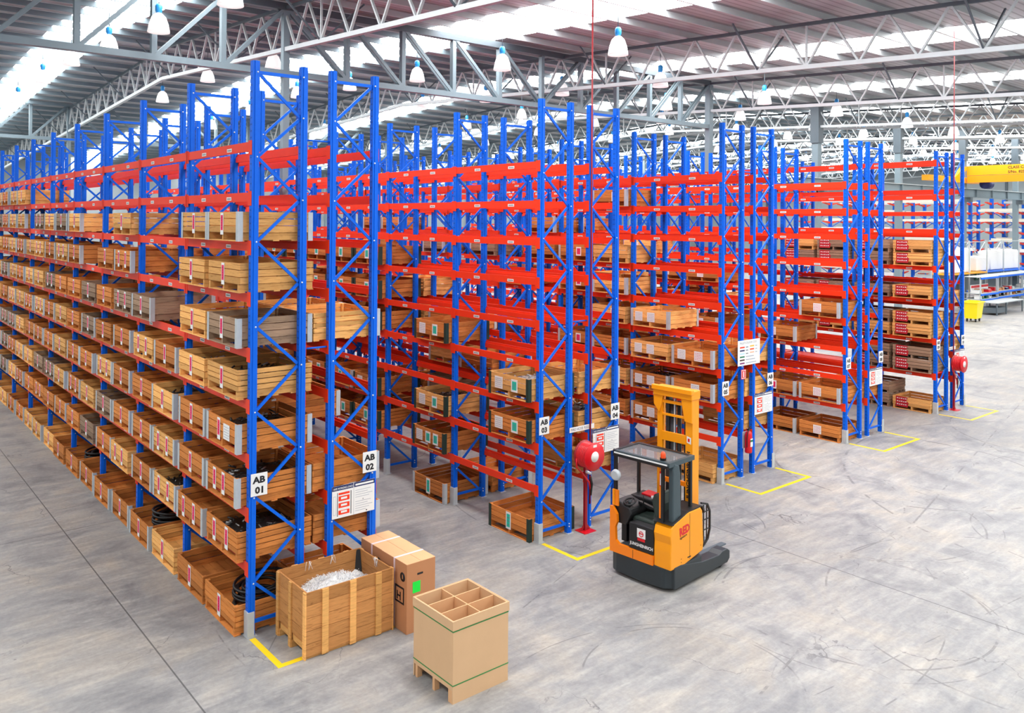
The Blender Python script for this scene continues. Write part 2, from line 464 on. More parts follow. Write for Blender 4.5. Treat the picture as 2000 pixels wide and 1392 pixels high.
# ------------------------------------------------------------------ pallet racking
ROWX = [(0, .79), (1.30, 2.08), (5.84, 6.63), (7.19, 7.98), (11.71, 12.51), (13.0, 13.8), (17.57, 18.38), (18.83, 19.63), (23.41, 24.22), (24.7, 25.48)]
BAY = 2.83; H = 8.7
LV = [0, 1.03, 1.85, 2.66, 3.48, 4.26, 5.1, 5.88, 6.63, 7.4]
LV9 = [0, 1.24, 2.4, 3.7, 4.8, 6.03, 7.18, 8.32]
PW, PD = .11, .095      # post width in x, y
def post_mesh():
    b = MB(); w, d, t = PW/2, PD/2, .012
    b.box(-w, -w+t, -d, d, 0, H, 'blue'); b.box(w-t, w, -d, d, 0, H, 'blue')
    b.box(-w+t, w-t, -d, -d+t, 0, H, 'blue'); b.box(-w+t, w-t, d-t, d, 0, H, 'blue')
    b.box(-w*.35, w*.35, -d-.012, -d, 0, H, 'blue')
    for i in range(int(H/.1)-1):
        z = .12+i*.1
        for s in (-1, 1):
            x = s*(w+.001)
            for dy in (-.016, .016):
                yy = [(dy-.006), (dy+.006)]
                vs = [(x, yy[0], z), (x, yy[1], z), (x, yy[1], z+.022), (x, yy[0], z+.022)]
                b.add(vs, [(0, 1, 2, 3) if s > 0 else (3, 2, 1, 0)], 'hole')
    b.box(-.08, .08, -.08, .08, 0, .012, 'galv')
    return mesh_only(b, 'post')
def lattice_mesh(depth, mirror):
    b = MB(); nodes = []
    z = 8.53; side = 0; pts = [(0, 8.53)]
    z = 8.53; side = 0
    while z - .645 > .14:
        z -= .645; side = 1-side; pts.append((side, z))
    X = lambda s: (depth if (s ^ mirror) else 0)
    off = lambda s: (PW*.4 if X(s) == 0 else -PW*.4)
    for (s0, z0), (s1, z1) in zip(pts, pts[1:]):
        b.bar((X(s0)+off(s0), 0, z0), (X(s1)+off(s1), 0, z1), .03, .045, 'blue')
    for zz in (8.53, .2):
        b.bar((PW*.4, -.005, zz), (depth-PW*.4, -.005, zz), .032, .05, 'blue')
    for s, zz in pts + [(1, 8.53), (0, .2), (1, .2)]:
        x = X(s)+ (.02 if X(s) == 0 else -.02)
        T = Matrix.Translation((x, -PD/2-.004, zz)) @ Matrix.Rotation(math.pi/2, 4, 'X')
        b.lathe([(.0, .012), (.013, .012), (.015, 0)], 'bolt', 6, T)
    return mesh_only(b, 'upright_frame')
def guard_mesh():
    b = MB(); b.box(-.075, -.055, -.07, .06, 0, .38, 'galv'); b.box(-.075, .03, -.085, -.07, 0, .38, 'galv')
    return mesh_only(b, 'post_guard')
def beam_mesh(side, tags=True, hgt=.14, w=.05):
    # beam runs along +y from 0 to BAY, its outer face towards -x when side = -1
    b = MB(); y0, y1 = PD/2+.002, BAY-PD/2-.002; s = side
    xo, xi = s*(PW/2+.004), s*(PW/2+.004-w)
    a0, a1 = min(xo, xi), max(xo, xi)
    b.box(a0, a1, y0, y1, -hgt/2, hgt*.22, 'red')
    am = (xo+xi)/2
    c0, c1 = min(xo, am), max(xo, am)
    b.box(c0, c1, y0, y1, hgt*.22, hgt/2, 'red')
    for ya, yb in ((-PD/2+.003, y0+.03), (y1-.03, BAY+PD/2-.003)):
        p0, p1 = (xo, xo+s*.006); b.box(min(p0, p1), max(p0, p1), ya, yb, -.13, .09, 'red')
    if tags:
        xx = xo + s*.002
        for yc in (BAY*.3, BAY*.7):
            r_ = (0, -1 if s < 0 else 1, 0); o = (xx, yc-(.1*(-1 if s < 0 else 1)), -.045)
            b.quad(o, r_, (0, 0, 1), .2, .055, 'white')
            for i in range(6): b.quad(o, r_, (0, 0, 1), .016, .026, 'ink' if i % 2 else 'inkg', .025+i*.026, .014, .001)
    return mesh_only(b, 'beam')
pm = post_mesh(); gm = guard_mesh()
bm_out = {-1: beam_mesh(-1), 1: beam_mesh(1)}
bm_in = {-1: beam_mesh(-1, False), 1: beam_mesh(1, False)}
NB = [9, 9] + [9]*8
rack_desc = [
 'blue and red pallet rack signed AB01, filled with pine crates up to eight levels',
 'blue and red pallet rack signed AB02, back to back behind the fully stocked one',
 'blue and red pallet rack signed AB03 with teal-ticketed crates',
 'blue and red pallet rack signed AB04, beside the fire hose reel',
 'blue and red pallet rack signed AB05 with crates bearing twin white tickets',
 'blue and red pallet rack signed AB06, carrying the coloured chart at its end',
 'blue and red pallet rack signed AB07, beyond the chart and extinguisher',
 'blue and red pallet rack signed AB08 with mostly empty upper beams',
 'blue and red pallet rack signed AB09 with solid red decks and red-painted crates',
 'blue and red pallet rack signed AB10, last before the open hall']
frames = {}
for ri, (xa, xb) in enumerate(ROWX):
    root = empty('pallet_rack', (xa, 0, 0)); tag(root, rack_desc[ri], 'rack')
    frames[ri] = root
    dep = xb-xa; lm = lattice_mesh(dep, ri % 2)
    lv = LV9 if ri == 8 else LV
    for k in range(NB[ri]+1):
        fr = place(lm, 'upright_frame', root, (0, k*BAY, 0))
        place(pm, 'post', fr, (0, 0, 0)); place(pm, 'post', fr, (dep, 0, 0))
        if k < 3:
            if ri % 2 == 0: place(gm, 'post_guard', fr, (0, 0, 0))
            else: g = place(gm, 'post_guard', fr, (dep, 0, 0)); g.scale = (-1, 1, 1)
        if ri % 2 == 0 and k < 5:
            gap = ROWX[ri+1][0]-xb
            for zz in (7.55, 4.25):
                b = MB(); b.tube([(dep+.05, 0, zz), (dep+gap-.05, 0, zz)], .015, 'blue', 8); b.build('row_spacer', fr)
    beams = []
    for k in range(NB[ri]):
        for li, z in enumerate(lv):
            if li == 0: continue
            for side, x in ((-1, 0), (1, dep)):
                me = bm_out if (side == -1) == (ri % 2 == 0) else bm_in
                me = me[side]
                dist = (Vector((xa+x, (k+.5)*BAY, z))-CAM).length + (6 if side == 1 and ri == 0 else 0)
                if ri == 2 and k == 0 and li == 1 and side == 1: pass
                beams.append((dist, me, (x, k*BAY, z)))
    beams.sort(key=lambda t: t[0])
    for d_, me, loc in beams[:100]: place(me, 'beam', root, loc)
    rest = MB()
    for d_, me, loc in beams[100:]:
        o = len(rest.v); rest.v += [(v.co.x+loc[0], v.co.y+loc[1], v.co.z+loc[2]) for v in me.vertices]
        for p in me.polygons:
            rest.f.append(tuple(o+i for i in p.vertices)); rest.m.append(rest.mi(me.materials[p.material_index].name_full and [k_ for k_ in M if M[k_] == me.materials[p.material_index]][0])); rest.sm.append(False)
    if rest.v:
        o = rest.build('beam', root); o['kind'] = 'stuff'
    if ri == 8:
        for k in range(4):
            for li in (1, 2, 3, 4):
                b = MB(); b.box(.06, dep-.06, k*BAY+.06, (k+1)*BAY-.06, lv[li]+.035, lv[li]+.07, 'red'); b.build('deck_panel', root)

# ------------------------------------------------------------------ crates
CL, CW, CH = 1.22, 1.26, .45
def crate_mesh(mat, ch, nb, wob):
    """open crate on pallet bearers; ticket face towards -x, origin at centre of the base"""
    b = MB(); l, w = CL/2, CW/2; rr = random.Random(wob)
    for yy in (-w+.02, -.03, w-.06): b.box(-l+.005, l-.005, yy, yy+.045, .018, .125, mat)
    for xx in (-l, -l*.5-.05, -.05, l*.5-.05, l-.1): b.box(xx, xx+.1, -w, w, 0, .018, mat)
    for i in range(9):
        x0 = -l+.02+i*(CL-.04)/9; b.box(x0, x0+(CL-.04)/9-.008, -w+.02, w-.02, .125, .14, mat)
    z0 = .135; g = .013; bh = (ch-z0-g*(nb-1))/nb
    for i in range(nb):
        z = z0+i*(bh+g); e = rr.uniform(-.003, .003)
        b.box(-l, -l+.02, -w+e, w+e, z, z+bh, mat); b.box(l-.02, l, -w-e, w-e, z, z+bh, mat)
        b.box(-l+.021, l-.021, -w, -w+.02, z, z+bh, mat); b.box(-l+.021, l-.021, w-.02, w, z, z+bh, mat)
    for sx in (-1, 1):
        for sy in (-1, 1):
            x = sx*(l-.045); y = sy*(w-.045); b.box(x-.022, x+.022, y-.022, y+.022, .141, ch-.005, mat)
    return mesh_only(b, 'crate')
CM = {}
for mat in ('pine', 'orange_wood', 'grey_wood'):
    CM[mat] = [crate_mesh(mat, CH, nb, i) for i, nb in enumerate((3, 4, 3))]
CLOW = [crate_mesh(m_, .42, 3, 9) for m_ in ('pine', 'grey_wood')]
def bracket_mesh(mat):
    b = MB(); t = .006
    b.box(0-t, 0, -t, .075, .0, CH+.004, mat); b.box(0, .075, -t, 0, .0, CH+.004, mat)
    return mesh_only(b, 'corner_bracket')
BR = {'galv': bracket_mesh('galv'), 'galvd': bracket_mesh('galvd')}
def ticket_mesh(kind):
    b = MB()
    if kind == 'pink_tall':
        b.box(-.004, 0, -.06, .06, -.17, .17, 'white'); b.quad((-.006, .042, -.1), (0, -1, 0), (0, 0, 1), .084, .235, 'pink', 0, 0, 0)
        for i in range(5): b.quad((-.008, .01, -.07+i*.04), (0, -1, 0), (0, 0, 1), .02, .012, 'inkm')
    elif kind in ('pink', 'teal'):
        b.box(-.004, 0, -.1, .1, -.125, .125, 'white'); b.quad((-.0045, .068, -.085), (0, -1, 0), (0, 0, 1), .136, .17, kind)
        for i in range(3): b.quad((-.0055, .05-i*.035, -.06), (0, -1, 0), (0, 0, 1), .008, .11, 'inkg' if kind == 'teal' else 'inkr')
    elif kind == 'teal_tall':
        b.box(-.004, 0, -.075, .075, -.17, .17, 'white'); b.quad((-.0045, .05, -.13), (0, -1, 0), (0, 0, 1), .1, .26, 'teal')
        for i in range(3): b.quad((-.0055, .04, -.09+i*.07), (0, -1, 0), (0, 0, 1), .08, .012, 'inkg')
    elif kind in ('white', 'whitered'):
        b.box(-.004, 0, -.125, .125, -.12, .12, 'white')
        for i in range(5):
            for j in range(4): b.quad((-.0055, .1-j*.052-(i % 2)*.01, -.09+i*.04), (0, -1, 0), (0, 0, 1), .036, .013, 'inkr' if kind == 'whitered' else 'inkp')
    elif kind == 'redpaint':
        b.add([(-.003, .24, -.17), (-.003, -.16, -.175), (-.003, -.2, -.02), (-.003, -.12, .04), (-.003, -.17, .16), (-.003, .24, .17)], [(5, 4, 3, 2, 1, 0)], 'paintred')
        for i in range(3):
            for j in range(5): b.quad((-.0045, .2-j*.07, -.11+i*.1), (0, -1, 0), (0, 0, 1), .045, .03-.008*(j % 2), 'white')
    return mesh_only(b, 'paint_patch' if kind == 'redpaint' else 'ticket')
TK = {k: ticket_mesh(k) for k in ('pink_tall', 'pink', 'teal', 'teal_tall', 'white', 'whitered', 'redpaint')}
ORD = 'first second third fourth fifth sixth seventh eighth ninth tenth'.split()
WN = {'pine': 'pale pine', 'orange_wood': 'orange-brown', 'grey_wood': 'weathered grey'}
ncr = 0
crates = {}
def crate(row, bay, li, slot, mat=None, tix=None, br=None, ch=None, stack=None, zoff=0, low=False, what=None, dx=0, dy=0):
    """slot 0 = nearer the aisle end, 1 = deeper in; ticket faces the row's own aisle"""
    global ncr; ncr += 1
    lv = LV9 if row == 8 else LV
    mat = mat or R.choices(['pine', 'orange_wood', 'grey_wood'], [4, 4.5, 1.5])[0]
    xa, xb = ROWX[row]
    x = (xa-.2+CL/2) if row % 2 == 0 else (xb+.2-CL/2)
    y = bay*BAY + (.08+CW/2 if slot == 0 else 1.46+CW/2)
    z = lv[li]+(.075 if li else .001)+zoff
    rot = 0 if row % 2 == 0 else math.pi
    me = CLOW[0 if mat != 'grey_wood' else 1] if low else R.choice(CM[mat])
    o = place(me, 'crate', None, (x+dx+R.uniform(-.02, .02), y+dy+R.uniform(-.012, .012), z), rot+R.uniform(-.006, .006))
    far = bay > 4
    if br is None: br = R.random() < .58
    if br:
        bm_ = BR['galvd' if br == 'galvd' else 'galv']
        for sx, sy in ((-1, -1), (-1, 1), (1, -1)):
            if far and sx == 1: continue
            k = place(bm_, 'corner_bracket', o, (sx*CL/2, sy*CW/2, .0))
            k.scale = (-sx, -sy, 1 if not low else .93)
    tix = tix or [('pink_tall', 0)]
    for kd, yy in tix: place(TK[kd], 'ticket' if kd != 'redpaint' else 'paint_patch', o, (-CL/2-.004, yy, .265 if not low else .255))
    word = {'pink_tall': 'pink ticket', 'pink': 'square pink ticket', 'teal': 'teal ticket', 'teal_tall': 'tall teal ticket', 'white': 'white tickets', 'whitered': 'red-printed white ticket', 'redpaint': 'red paint'}[tix[0][0]]
    if len(tix) == 2 and tix[0][0] == 'pink_tall': word = 'two pink tickets' if tix[1][0] == 'pink_tall' else 'pink and white tickets'
    lev = 'floor level' if li == 0 else ORD[li-1]+' shelf'
    if stack: lev = stack + ' on ' + lev
    tag(o, '%s crate, %s, AB%02d rack, %s bay, %s, %s' % (WN[mat], word, row+1, ORD[bay], lev, 'nearer slot' if slot == 0 else 'deeper slot'), 'crate', 'crates on the AB%02d rack' % (row+1))
    crates[(row, bay, li, slot)] = o
    return o

# AB01, first bay exactly as photographed
P1 = [('pink_tall', 0)]; P2 = [('pink_tall', .28), ('pink_tall', -.22)]
for li, s1, s0 in [(7, ('pine', P1, 1), ('pine', P1, 1)), (6, ('pine', P1, 0), ('pine', P1, 0)), (5, ('pine', P1, 0), ('grey_wood', P1, 1)),
                   (4, ('pine', P1, 0), ('pine', P1, 0)), (3, ('orange_wood', P1, 1), ('orange_wood', [('pink_tall', .1), ('white', -.22)], 1)),
                   (2, ('orange_wood', P1, 1), ('orange_wood', [('pink_tall', .25), ('pink_tall', -.12)], 1)), (1, ('orange_wood', P2, 1), ('orange_wood', P2, 0)), (0, ('orange_wood', P1, 0), ('orange_wood', P1, 0))]:
    crate(0, 0, li, 1, *s1); crate(0, 0, li, 0, *s0)
def rt_(): return R.choice([P1, P1, P1, P2])
for bay in range(1, 9):
    for li in range(0, 9):
        for slot in (0, 1):
            ok = li <= 4
            if bay == 1: ok = li <= 4 or (li == 5 and slot == 1)
            elif bay == 2: ok = li <= 5 or (li == 6) or (li == 7 and slot == 0)
            elif bay == 3: ok = li <= 5 or (li in (6, 7) and slot == 1)
            elif bay in (4, 5): ok = li <= 7 and not (li == 7 and bay == 5 and slot == 1)
            elif bay in (6, 7): ok = li <= 7 or (li == 8)
            else: ok = li <= 6
            if (bay, li, slot) in ((1, 5, 1),): crate(0, bay, li, slot, 'grey_wood', P1, 1); continue
            if ok: crate(0, bay, li, slot, tix=rt_())
# AB02 (tickets face its own aisle)
for li, slots in ((0, (0,)), (1, (0,)), (2, (0,)), (3, (1,)), (4, ()), (5, (0, 1)), ):
    for s in slots: crate(1, 0, li, s, 'pine' if li > 4 else 'orange_wood', [('teal', 0)], 1 if li else 1)
for bay, li, s in ((1, 1, 0), (1, 2, 0), (1, 3, 1), (1, 4, 0), (2, 3, 0), (2, 4, 1), (2, 6, 0), (3, 5, 1), (3, 6, 0)): crate(1, bay, li, s, tix=[('teal', 0)])
# AB03
T2 = [('white', .3), ('teal', -.2)]; T1 = [('teal', 0)]
crate(2, 0, 3, 0, 'pine', T2, 'galvd'); crate(2, 0, 2, 0, 'orange_wood', T2, 'galvd'); crate(2, 0, 0, 0, 'orange_wood', [('teal_tall', 0)], 'galvd')
crate(2, 1, 4, 0, 'orange_wood', T2, 'galvd'); crate(2, 1, 2, 0, 'pine', T2, 'galvd'); crate(2, 1, 1, 0, 'orange_wood', [('teal', 0), ('teal', -.3), ('white', .35)], 'galvd'); crate(2, 1, 0, 0, 'orange_wood', [('teal_tall', 0)], 1)
for li in (5, 6):
    for bay in (2, 3, 4, 5):
        for s in (0, 1): crate(2, bay, li, s, 'orange_wood', T1, 'galvd')
for bay in range(2, 7):
    for li in (1, 2, 3, 4):
        for s in (0, 1):
            if R.random() < (.8 if li < 3 else .45): crate(2, bay, li, s, 'orange_wood', T2 if R.random() < .6 else T1, 'galvd' if R.random() < .5 else None)
# AB04
for bay, li, s in ((0, 3, 0), (0, 2, 0), (0, 1, 0), (1, 3, 0), (1, 3, 1), (1, 2, 1), (2, 5, 0), (1, 4, 1), (2, 4, 0), (2, 2, 0), (2, 1, 1), (1, 0, 0), (3, 4, 0), (3, 3, 1), (4, 5, 0), (4, 6, 1), (5, 5, 0)):
    crate(3, bay, li, s, 'pine' if (bay, li) == (0, 3) else None, [('pink', 0)], 1)
# AB05
W2 = [('white', .36), ('white', -.05)]; PK = [('pink', -.2)]
for li in (4, 3, 2, 1): crate(4, 0, li, 1, 'pine' if li > 2 else 'orange_wood', W2, 1 if li != 3 else 0)
crate(4, 0, 3, 0, 'orange_wood', [('white', .32), ('whitered', -.2)], 1); crate(4, 0, 2, 0, 'orange_wood', [('white', -.1)], 1)
crate(4, 0, 0, 0, 'pine', [('white', 0)], 0); crate(4, 0, 0, 1, 'orange_wood', W2, 1)
for li, m_ in ((8, 'orange_wood'), (6, 'pine'), (5, 'pine'), (4, 'pine'), (3, 'orange_wood'), (2, 'pine'), (1, 'orange_wood')): crate(4, 1, li, 0, m_, PK, 1 if li in (5, 8, 3) else 0)
for li in (6, 3, 5): crate(4, 1, li, 1, 'orange_wood', PK, 1)
for bay in range(2, 6):
    for li in (3, 4, 5, 6, 7):
        for s in (0, 1):
            if R.random() < .42: crate(4, bay, li, s, tix=[('white', 0)] if li > 5 else PK)
# AB06
for bay, li, s in ((0, 1, 0), (0, 2, 0), (0, 3, 0), (1, 3, 1), (1, 4, 0), (1, 5, 1), (2, 4, 0), (2, 6, 1), (3, 5, 0)): crate(5, bay, li, s, 'pine' if bay == 0 else None, [('white', .2), ('white', -.2)], 0)
# AB07
WR = [('whitered', .05)]
crate(6, 0, 4, 0, 'orange_wood', WR, 1); crate(6, 0, 3, 1, 'orange_wood', [('whitered', .15)], 1); crate(6, 0, 1, 0, 'orange_wood', WR, 1)
crate(6, 0, 1, 1, 'orange_wood', [('pink', .1)], 1); crate(6, 0, 0, 0, 'orange_wood', WR, 0); crate(6, 0, 0, 1, 'orange_wood', [('whitered', .3)], 1)
for bay, li, s in ((1, 4, 0), (1, 3, 1), (1, 5, 1), (2, 4, 0), (2, 6, 1), (2, 5, 0), (3, 6, 0), (3, 7, 1), (1, 2, 0)): crate(6, bay, li, s, tix=WR)
# AB08
for bay, li, s in ((0, 1, 0), (1, 3, 1), (1, 1, 0), (2, 4, 0)): crate(7, bay, li, s, tix=WR)
# AB09 on decks, red-painted and stacked in twos
RP = [('redpaint', .28)]
for li, two in ((4, 1), (3, 0), (2, 1)):
    for bay in (0, 1):
        for s in (0, 1):
            grey = (s == 1 or bay)
            crate(8, bay, li, s, 'grey_wood' if grey and li != 2 else 'pine', RP, 0, stack='lower' if two else None, low=True)
            if two: crate(8, bay, li, s, 'pine' if (bay + s) % 2 == 0 else 'grey_wood', RP, 0, stack='upper', zoff=.425, low=True)
for s in (0, 1): crate(8, 0, 1, s, 'grey_wood', RP, 0, low=True, stack='lower'); crate(8, 0, 1, s, 'grey_wood', RP, 0, low=True, stack='upper', zoff=.425)
crate(8, 0, 0, 0, 'orange_wood', RP, 0, low=True); crate(8, 0, 0, 1, 'grey_wood', RP, 0, low=True, stack='lower'); crate(8, 0, 0, 1, 'grey_wood', RP, 0, low=True, stack='upper', zoff=.425)
for li in (2, 3, 4): crate(9, 0, li, 0, 'pine', RP, 0, low=True)
print('CRATES', ncr)

# what lies in the open crates
def fittings(key, label, mat='scrap', n=60, lo=.16, hi=.33):
    o = crates[key]; b = MB(); rr = random.Random(hash(key) % 1000)
    b.box(-CL/2+.07, CL/2-.07, -CW/2+.07, CW/2-.07, .142, hi-.08, mat)
    for i in range(n):
        x, y = rr.uniform(-.48, .48), rr.uniform(-.5, .5); a = rr.uniform(0, 6.28); l = rr.uniform(.05, .14); z = rr.uniform(hi-.09, hi)
        b.tube([(x, y, z), (x+l*math.cos(a), y+l*math.sin(a), z+rr.uniform(-.02, .05))], rr.uniform(.008, .02), mat if rr.random() < .8 else 'scrapl', 5)
    c = b.build('metal_fittings'); c.location = o.location; c.rotation_euler = o.rotation_euler
    tag(c, label, 'metal parts', kind='stuff')
for key, lab in {(0, 0, 4, 0): 'dark metal fittings heaped in the pale crate on AB01 rack, fourth shelf, nearer slot', (0, 0, 4, 1): 'dark metal fittings filling the pale crate on AB01 rack, fourth shelf, deeper slot',
                 (0, 0, 3, 0): 'black metal parts in the crate above the double-ticket crate on AB01 rack', (0, 0, 2, 0): 'dark metal parts inside the crate behind the AB01 sign', (0, 0, 1, 0): 'dark parts lying in the first shelf crate of AB01 rack',
                 (0, 1, 3, 0): 'dark parts in second bay crate, third shelf, AB01 rack', (0, 1, 1, 0): 'small dark parts in second bay crate, first shelf, AB01 rack',
                 (2, 0, 3, 0): 'grey and white metal parts inside the pale AB03 crate with dark corner', (2, 1, 2, 0): 'dark scrap in second bay crate of AB03 rack',
                 (3, 0, 2, 0): 'dark metal pieces in the AB04 crate behind the hose reel label', (4, 0, 2, 1): 'dark pipe pieces in the AB05 crate above the truck mast', (4, 1, 6, 0): 'pale odds and ends in the high AB05 crate'}.items():
    if key in crates: fittings(key, lab, 'scrapl' if key in ((2, 0, 3, 0), (4, 1, 6, 0)) else 'scrap')
def coil(key, label, r=.42, n=9):
    o = crates[key]; b = MB(); rr = random.Random(3)
    for i in range(n):
        rad = r-.05*(i % 4)+rr.uniform(-.02, .02); z = .16+.038*i; cx_, cy_ = rr.uniform(-.03, .03), rr.uniform(-.03, .03); tl = rr.uniform(-.04, .04)
        b.tube([(cx_+rad*math.cos(t), cy_+rad*math.sin(t), z+tl*math.cos(t)) for t in [2*math.pi*k/28 for k in range(29)]], .024, 'rubber', 7)
    c = b.build('cable_coil'); c.location = o.location + Vector((.05, 0, 0)); tag(c, label, 'cable coil')
coil((0, 0, 0, 0), 'coils of thick black cable in the floor crate beside the AB01 post')
coil((0, 1, 0, 1), 'coil of black hose in a floor crate in the second bay of AB01', .4, 10)
coil((0, 3, 0, 1), 'small coil of black hose in a floor crate in the fourth bay of AB01', .36, 9)

# ------------------------------------------------------------------ signs on the rack ends
XR_, ZU = (1, 0, 0), (0, 0, 1)
def plate(name, x0, x1, z0, z1, y=-.075):
    b = MB(); b.box(x0, x1, y, y+.006, z0, z1, 'white'); return b
sx0 = [-.04, 1.87, 5.77, 7.79, 11.66, 13.56, 17.49, 19.4, 23.33, 25.26]
for i, x0 in enumerate(sx0):
    b = plate('s', x0, x0+.26, 2.11, 2.45)
    b.text('AB', (x0+.13, -.075, 2.305), XR_, ZU, .135, 'ink', .045, 1.12, True)
    b.text('%02d' % (i+1), (x0+.13, -.075, 2.15), XR_, ZU, .135, 'ink', .045, 1.12, True)
    tag(b.build('aisle_sign'), 'white plate reading AB%02d %s' % (i+1, ['beside the large paper crate', 'above the load notice near the cartons', 'above a teal-ticketed floor crate', 'between hose reel and forklift', 'below the colour chart', 'above a small load notice', 'on the post beyond the chart', 'above the far load notice', 'near the far hose reel', 'on the last rack'][i]), 'sign')
def load_sign(x0, lab):
    y = -.08; b = MB(); z0, w, h = 1.47, .78, .52
    b.box(x0, x0+w, y, y+.006, z0, z0+h, 'white')
    T = lambda X_, Z_: (x0+X_, y, z0+Z_)
    b.quad(T(0, h-.075), XR_, ZU, .385, .075, 'navy', 0, 0, .001); b.quad(T(.395, h-.075), XR_, ZU, w-.395, .075, 'navy', 0, 0, .001)
    b.quad(T(.42, h-.055), XR_, ZU, .34, .03, 'white', 0, 0, .002)
    b.text('SAFE WORKING LOADS', T(.02, h-.058), XR_, ZU, .046, 'white', .012, .72, False, .003)
    b.quad(T(.39, .0), XR_, ZU, .004, h-.08, 'inkg', 0, 0, .001)
    for xx in (.09, .335): b.quad(T(xx, .03), XR_, ZU, .012, h-.14, 'ink', 0, 0, .001)
    for zz, hh in ((.37, .035), (.27, .08), (.16, .08), (.05, .07)):
        b.quad(T(.115, zz), XR_, ZU, .2, hh, 'red', 0, 0, .001)
        if hh > .05: b.quad(T(.16, zz+.025), XR_, ZU, .11, .035, 'white', 0, 0, .002)
    for k in range(10):
        if k == 5: continue
        b.quad(T(.42, .05+k*.037), XR_, ZU, .2+.03*(k*7 % 5), .008, 'inkp', 0, 0, .001)
    b.quad(T(.02, .06), XR_, ZU, .05, .3, 'inkp', 0, 0, .001); b.quad(T(.025, .065), XR_, ZU, .04, .29, 'white', 0, 0, .002)
    b.text('A', T(.55, .215), XR_, ZU, .04, 'ink', 0, 1, False, .002)
    b.quad(T(.62, .02), XR_, ZU, .02, .02, 'ink', 0, 0, .002)
    tag(b.build('load_notice'), lab, 'sign')
load_sign(1.31, 'white safe load notice with red rack diagram below the AB02 sign')
load_sign(7.25, 'white load notice with navy header partly behind the red hose reel')
load_sign(12.99, 'white load notice with red diagram below the AB06 sign')
load_sign(18.82, 'white load notice with red diagram on the AB08 rack end')
load_sign(24.72, 'white load notice behind the far hose reel on the AB10 rack')
b = MB(); b.box(6.58, 7.28, -.085, -.079, 2.03, 2.13, 'white'); b.text('FIRE HOSE REEL', (6.61, -.085, 2.055), XR_, ZU, .075, 'inkg', .01, 1.02)
tag(b.build('hose_reel_sign'), 'white strip sign reading FIRE HOSE REEL above the reel beside AB04', 'sign')
b = MB(); b.box(24.25, 24.75, -.085, -.079, 2.03, 2.13, 'white'); b.text('FIRE HOSE REEL', (24.27, -.085, 2.06), XR_, ZU, .052, 'inkg', .01, 1.02)
tag(b.build('hose_reel_sign'), 'small white strip sign above the far hose reel beside AB09', 'sign')
# colour chart
b = MB(); x0, z0 = 12.26, 2.76; b.box(x0, x0+.93, -.09, -.083, z0, z0+.62, 'white')
T = lambda X_, Z_: (x0+X_, -.09, z0+Z_)
b.text('PALLETS COLOUR CODE', T(.08, .53), XR_, ZU, .07, 'inkg', .0, .9)
M['c1'] = M['red']; M['c2'] = M['navy']; M['c3'] = paint('pale_blue_print', rgb(190, 225, 240)); M['c4'] = M['sgreen']; M['c5'] = paint('maroon_print', rgb(60, 14, 20)); M['c6'] = paint('purple_print', rgb(130, 10, 110))
M['c7'] = paint('amber_print', rgb(250, 190, 50)); M['c8'] = M['orange']; M['c9'] = paint('peach_print', rgb(250, 190, 160))
for k in range(6):
    zz = .43-k*.078
    b.quad(T(.08, zz), XR_, ZU, .2, .035, 'c%d' % (k+1), 0, 0, .001)
    b.quad(T(.33, zz+.004), XR_, ZU, .1 if k < 3 else .34+.05*(k-3), .024, 'inkg' if k < 3 else 'inkp', 0, 0, .001)
    if k < 3: b.quad(T(.5, zz+.01), XR_, ZU, .18, .035, 'c%d' % (k+7), 0, 0, .001); b.quad(T(.73, zz+.012), XR_, ZU, .08, .024, 'inkp', 0, 0, .001)
tag(b.build('colour_chart'), 'white board listing colour bars, fixed between the AB05 and AB06 posts', 'sign')
# extinguisher and its sign
b = MB(); b.box(12.42, 12.62, -.075, -.069, 2.42, 2.66, 'fire'); b.quad((12.435, -.0755, 2.435), XR_, ZU, .17, .21, 'white', 0, 0, .001); b.quad((12.45, -.0755, 2.45), XR_, ZU, .14, .18, 'fire', 0, 0, .002)
b.quad((12.5, -.0755, 2.47), XR_, ZU, .04, .14, 'white', 0, 0, .003)
tag(b.build('extinguisher_sign'), 'small red pictogram sign on the post below the colour chart', 'sign')
ex = empty('fire_extinguisher', (12.6, -.16, .62)); tag(ex, 'red fire extinguisher hanging on the rear AB05 post', 'fire extinguisher')
b = MB(); b.lathe([(0, 0), (.08, .0), (.09, .03), (.09, .44), (.07, .5), (.03, .54), (0, .54)], 'fire', 16); b.build('cylinder_body', ex)
b = MB(); b.quad((-.05, -.0925, .16), XR_, ZU, .1, .2, 'white'); b.quad((-.05, -.0925, .28), XR_, ZU, .1, .05, 'sgreen', 0, 0, .001); b.build('instruction_label', ex)
b = MB(); b.box(-.02, .02, -.03, .03, .54, .58, 'black'); b.bar((0, 0, .59), (.11, 0, .63), .02, .015, 'black'); b.bar((0, 0, .57), (.1, 0, .57), .02, .015, 'black'); b.build('valve_handle', ex)
b = MB(); b.tube([(0, -.03, .57), (-.08, -.04, .54), (-.12, -.04, .4), (-.11, -.03, .15)], .012, 'black', 6); b.build('discharge_hose', ex)
b = MB(); b.box(-.1, .1, .09, .115, .1, .5, 'galv'); b.build('wall_bracket', ex)
ex.location.y = -.17
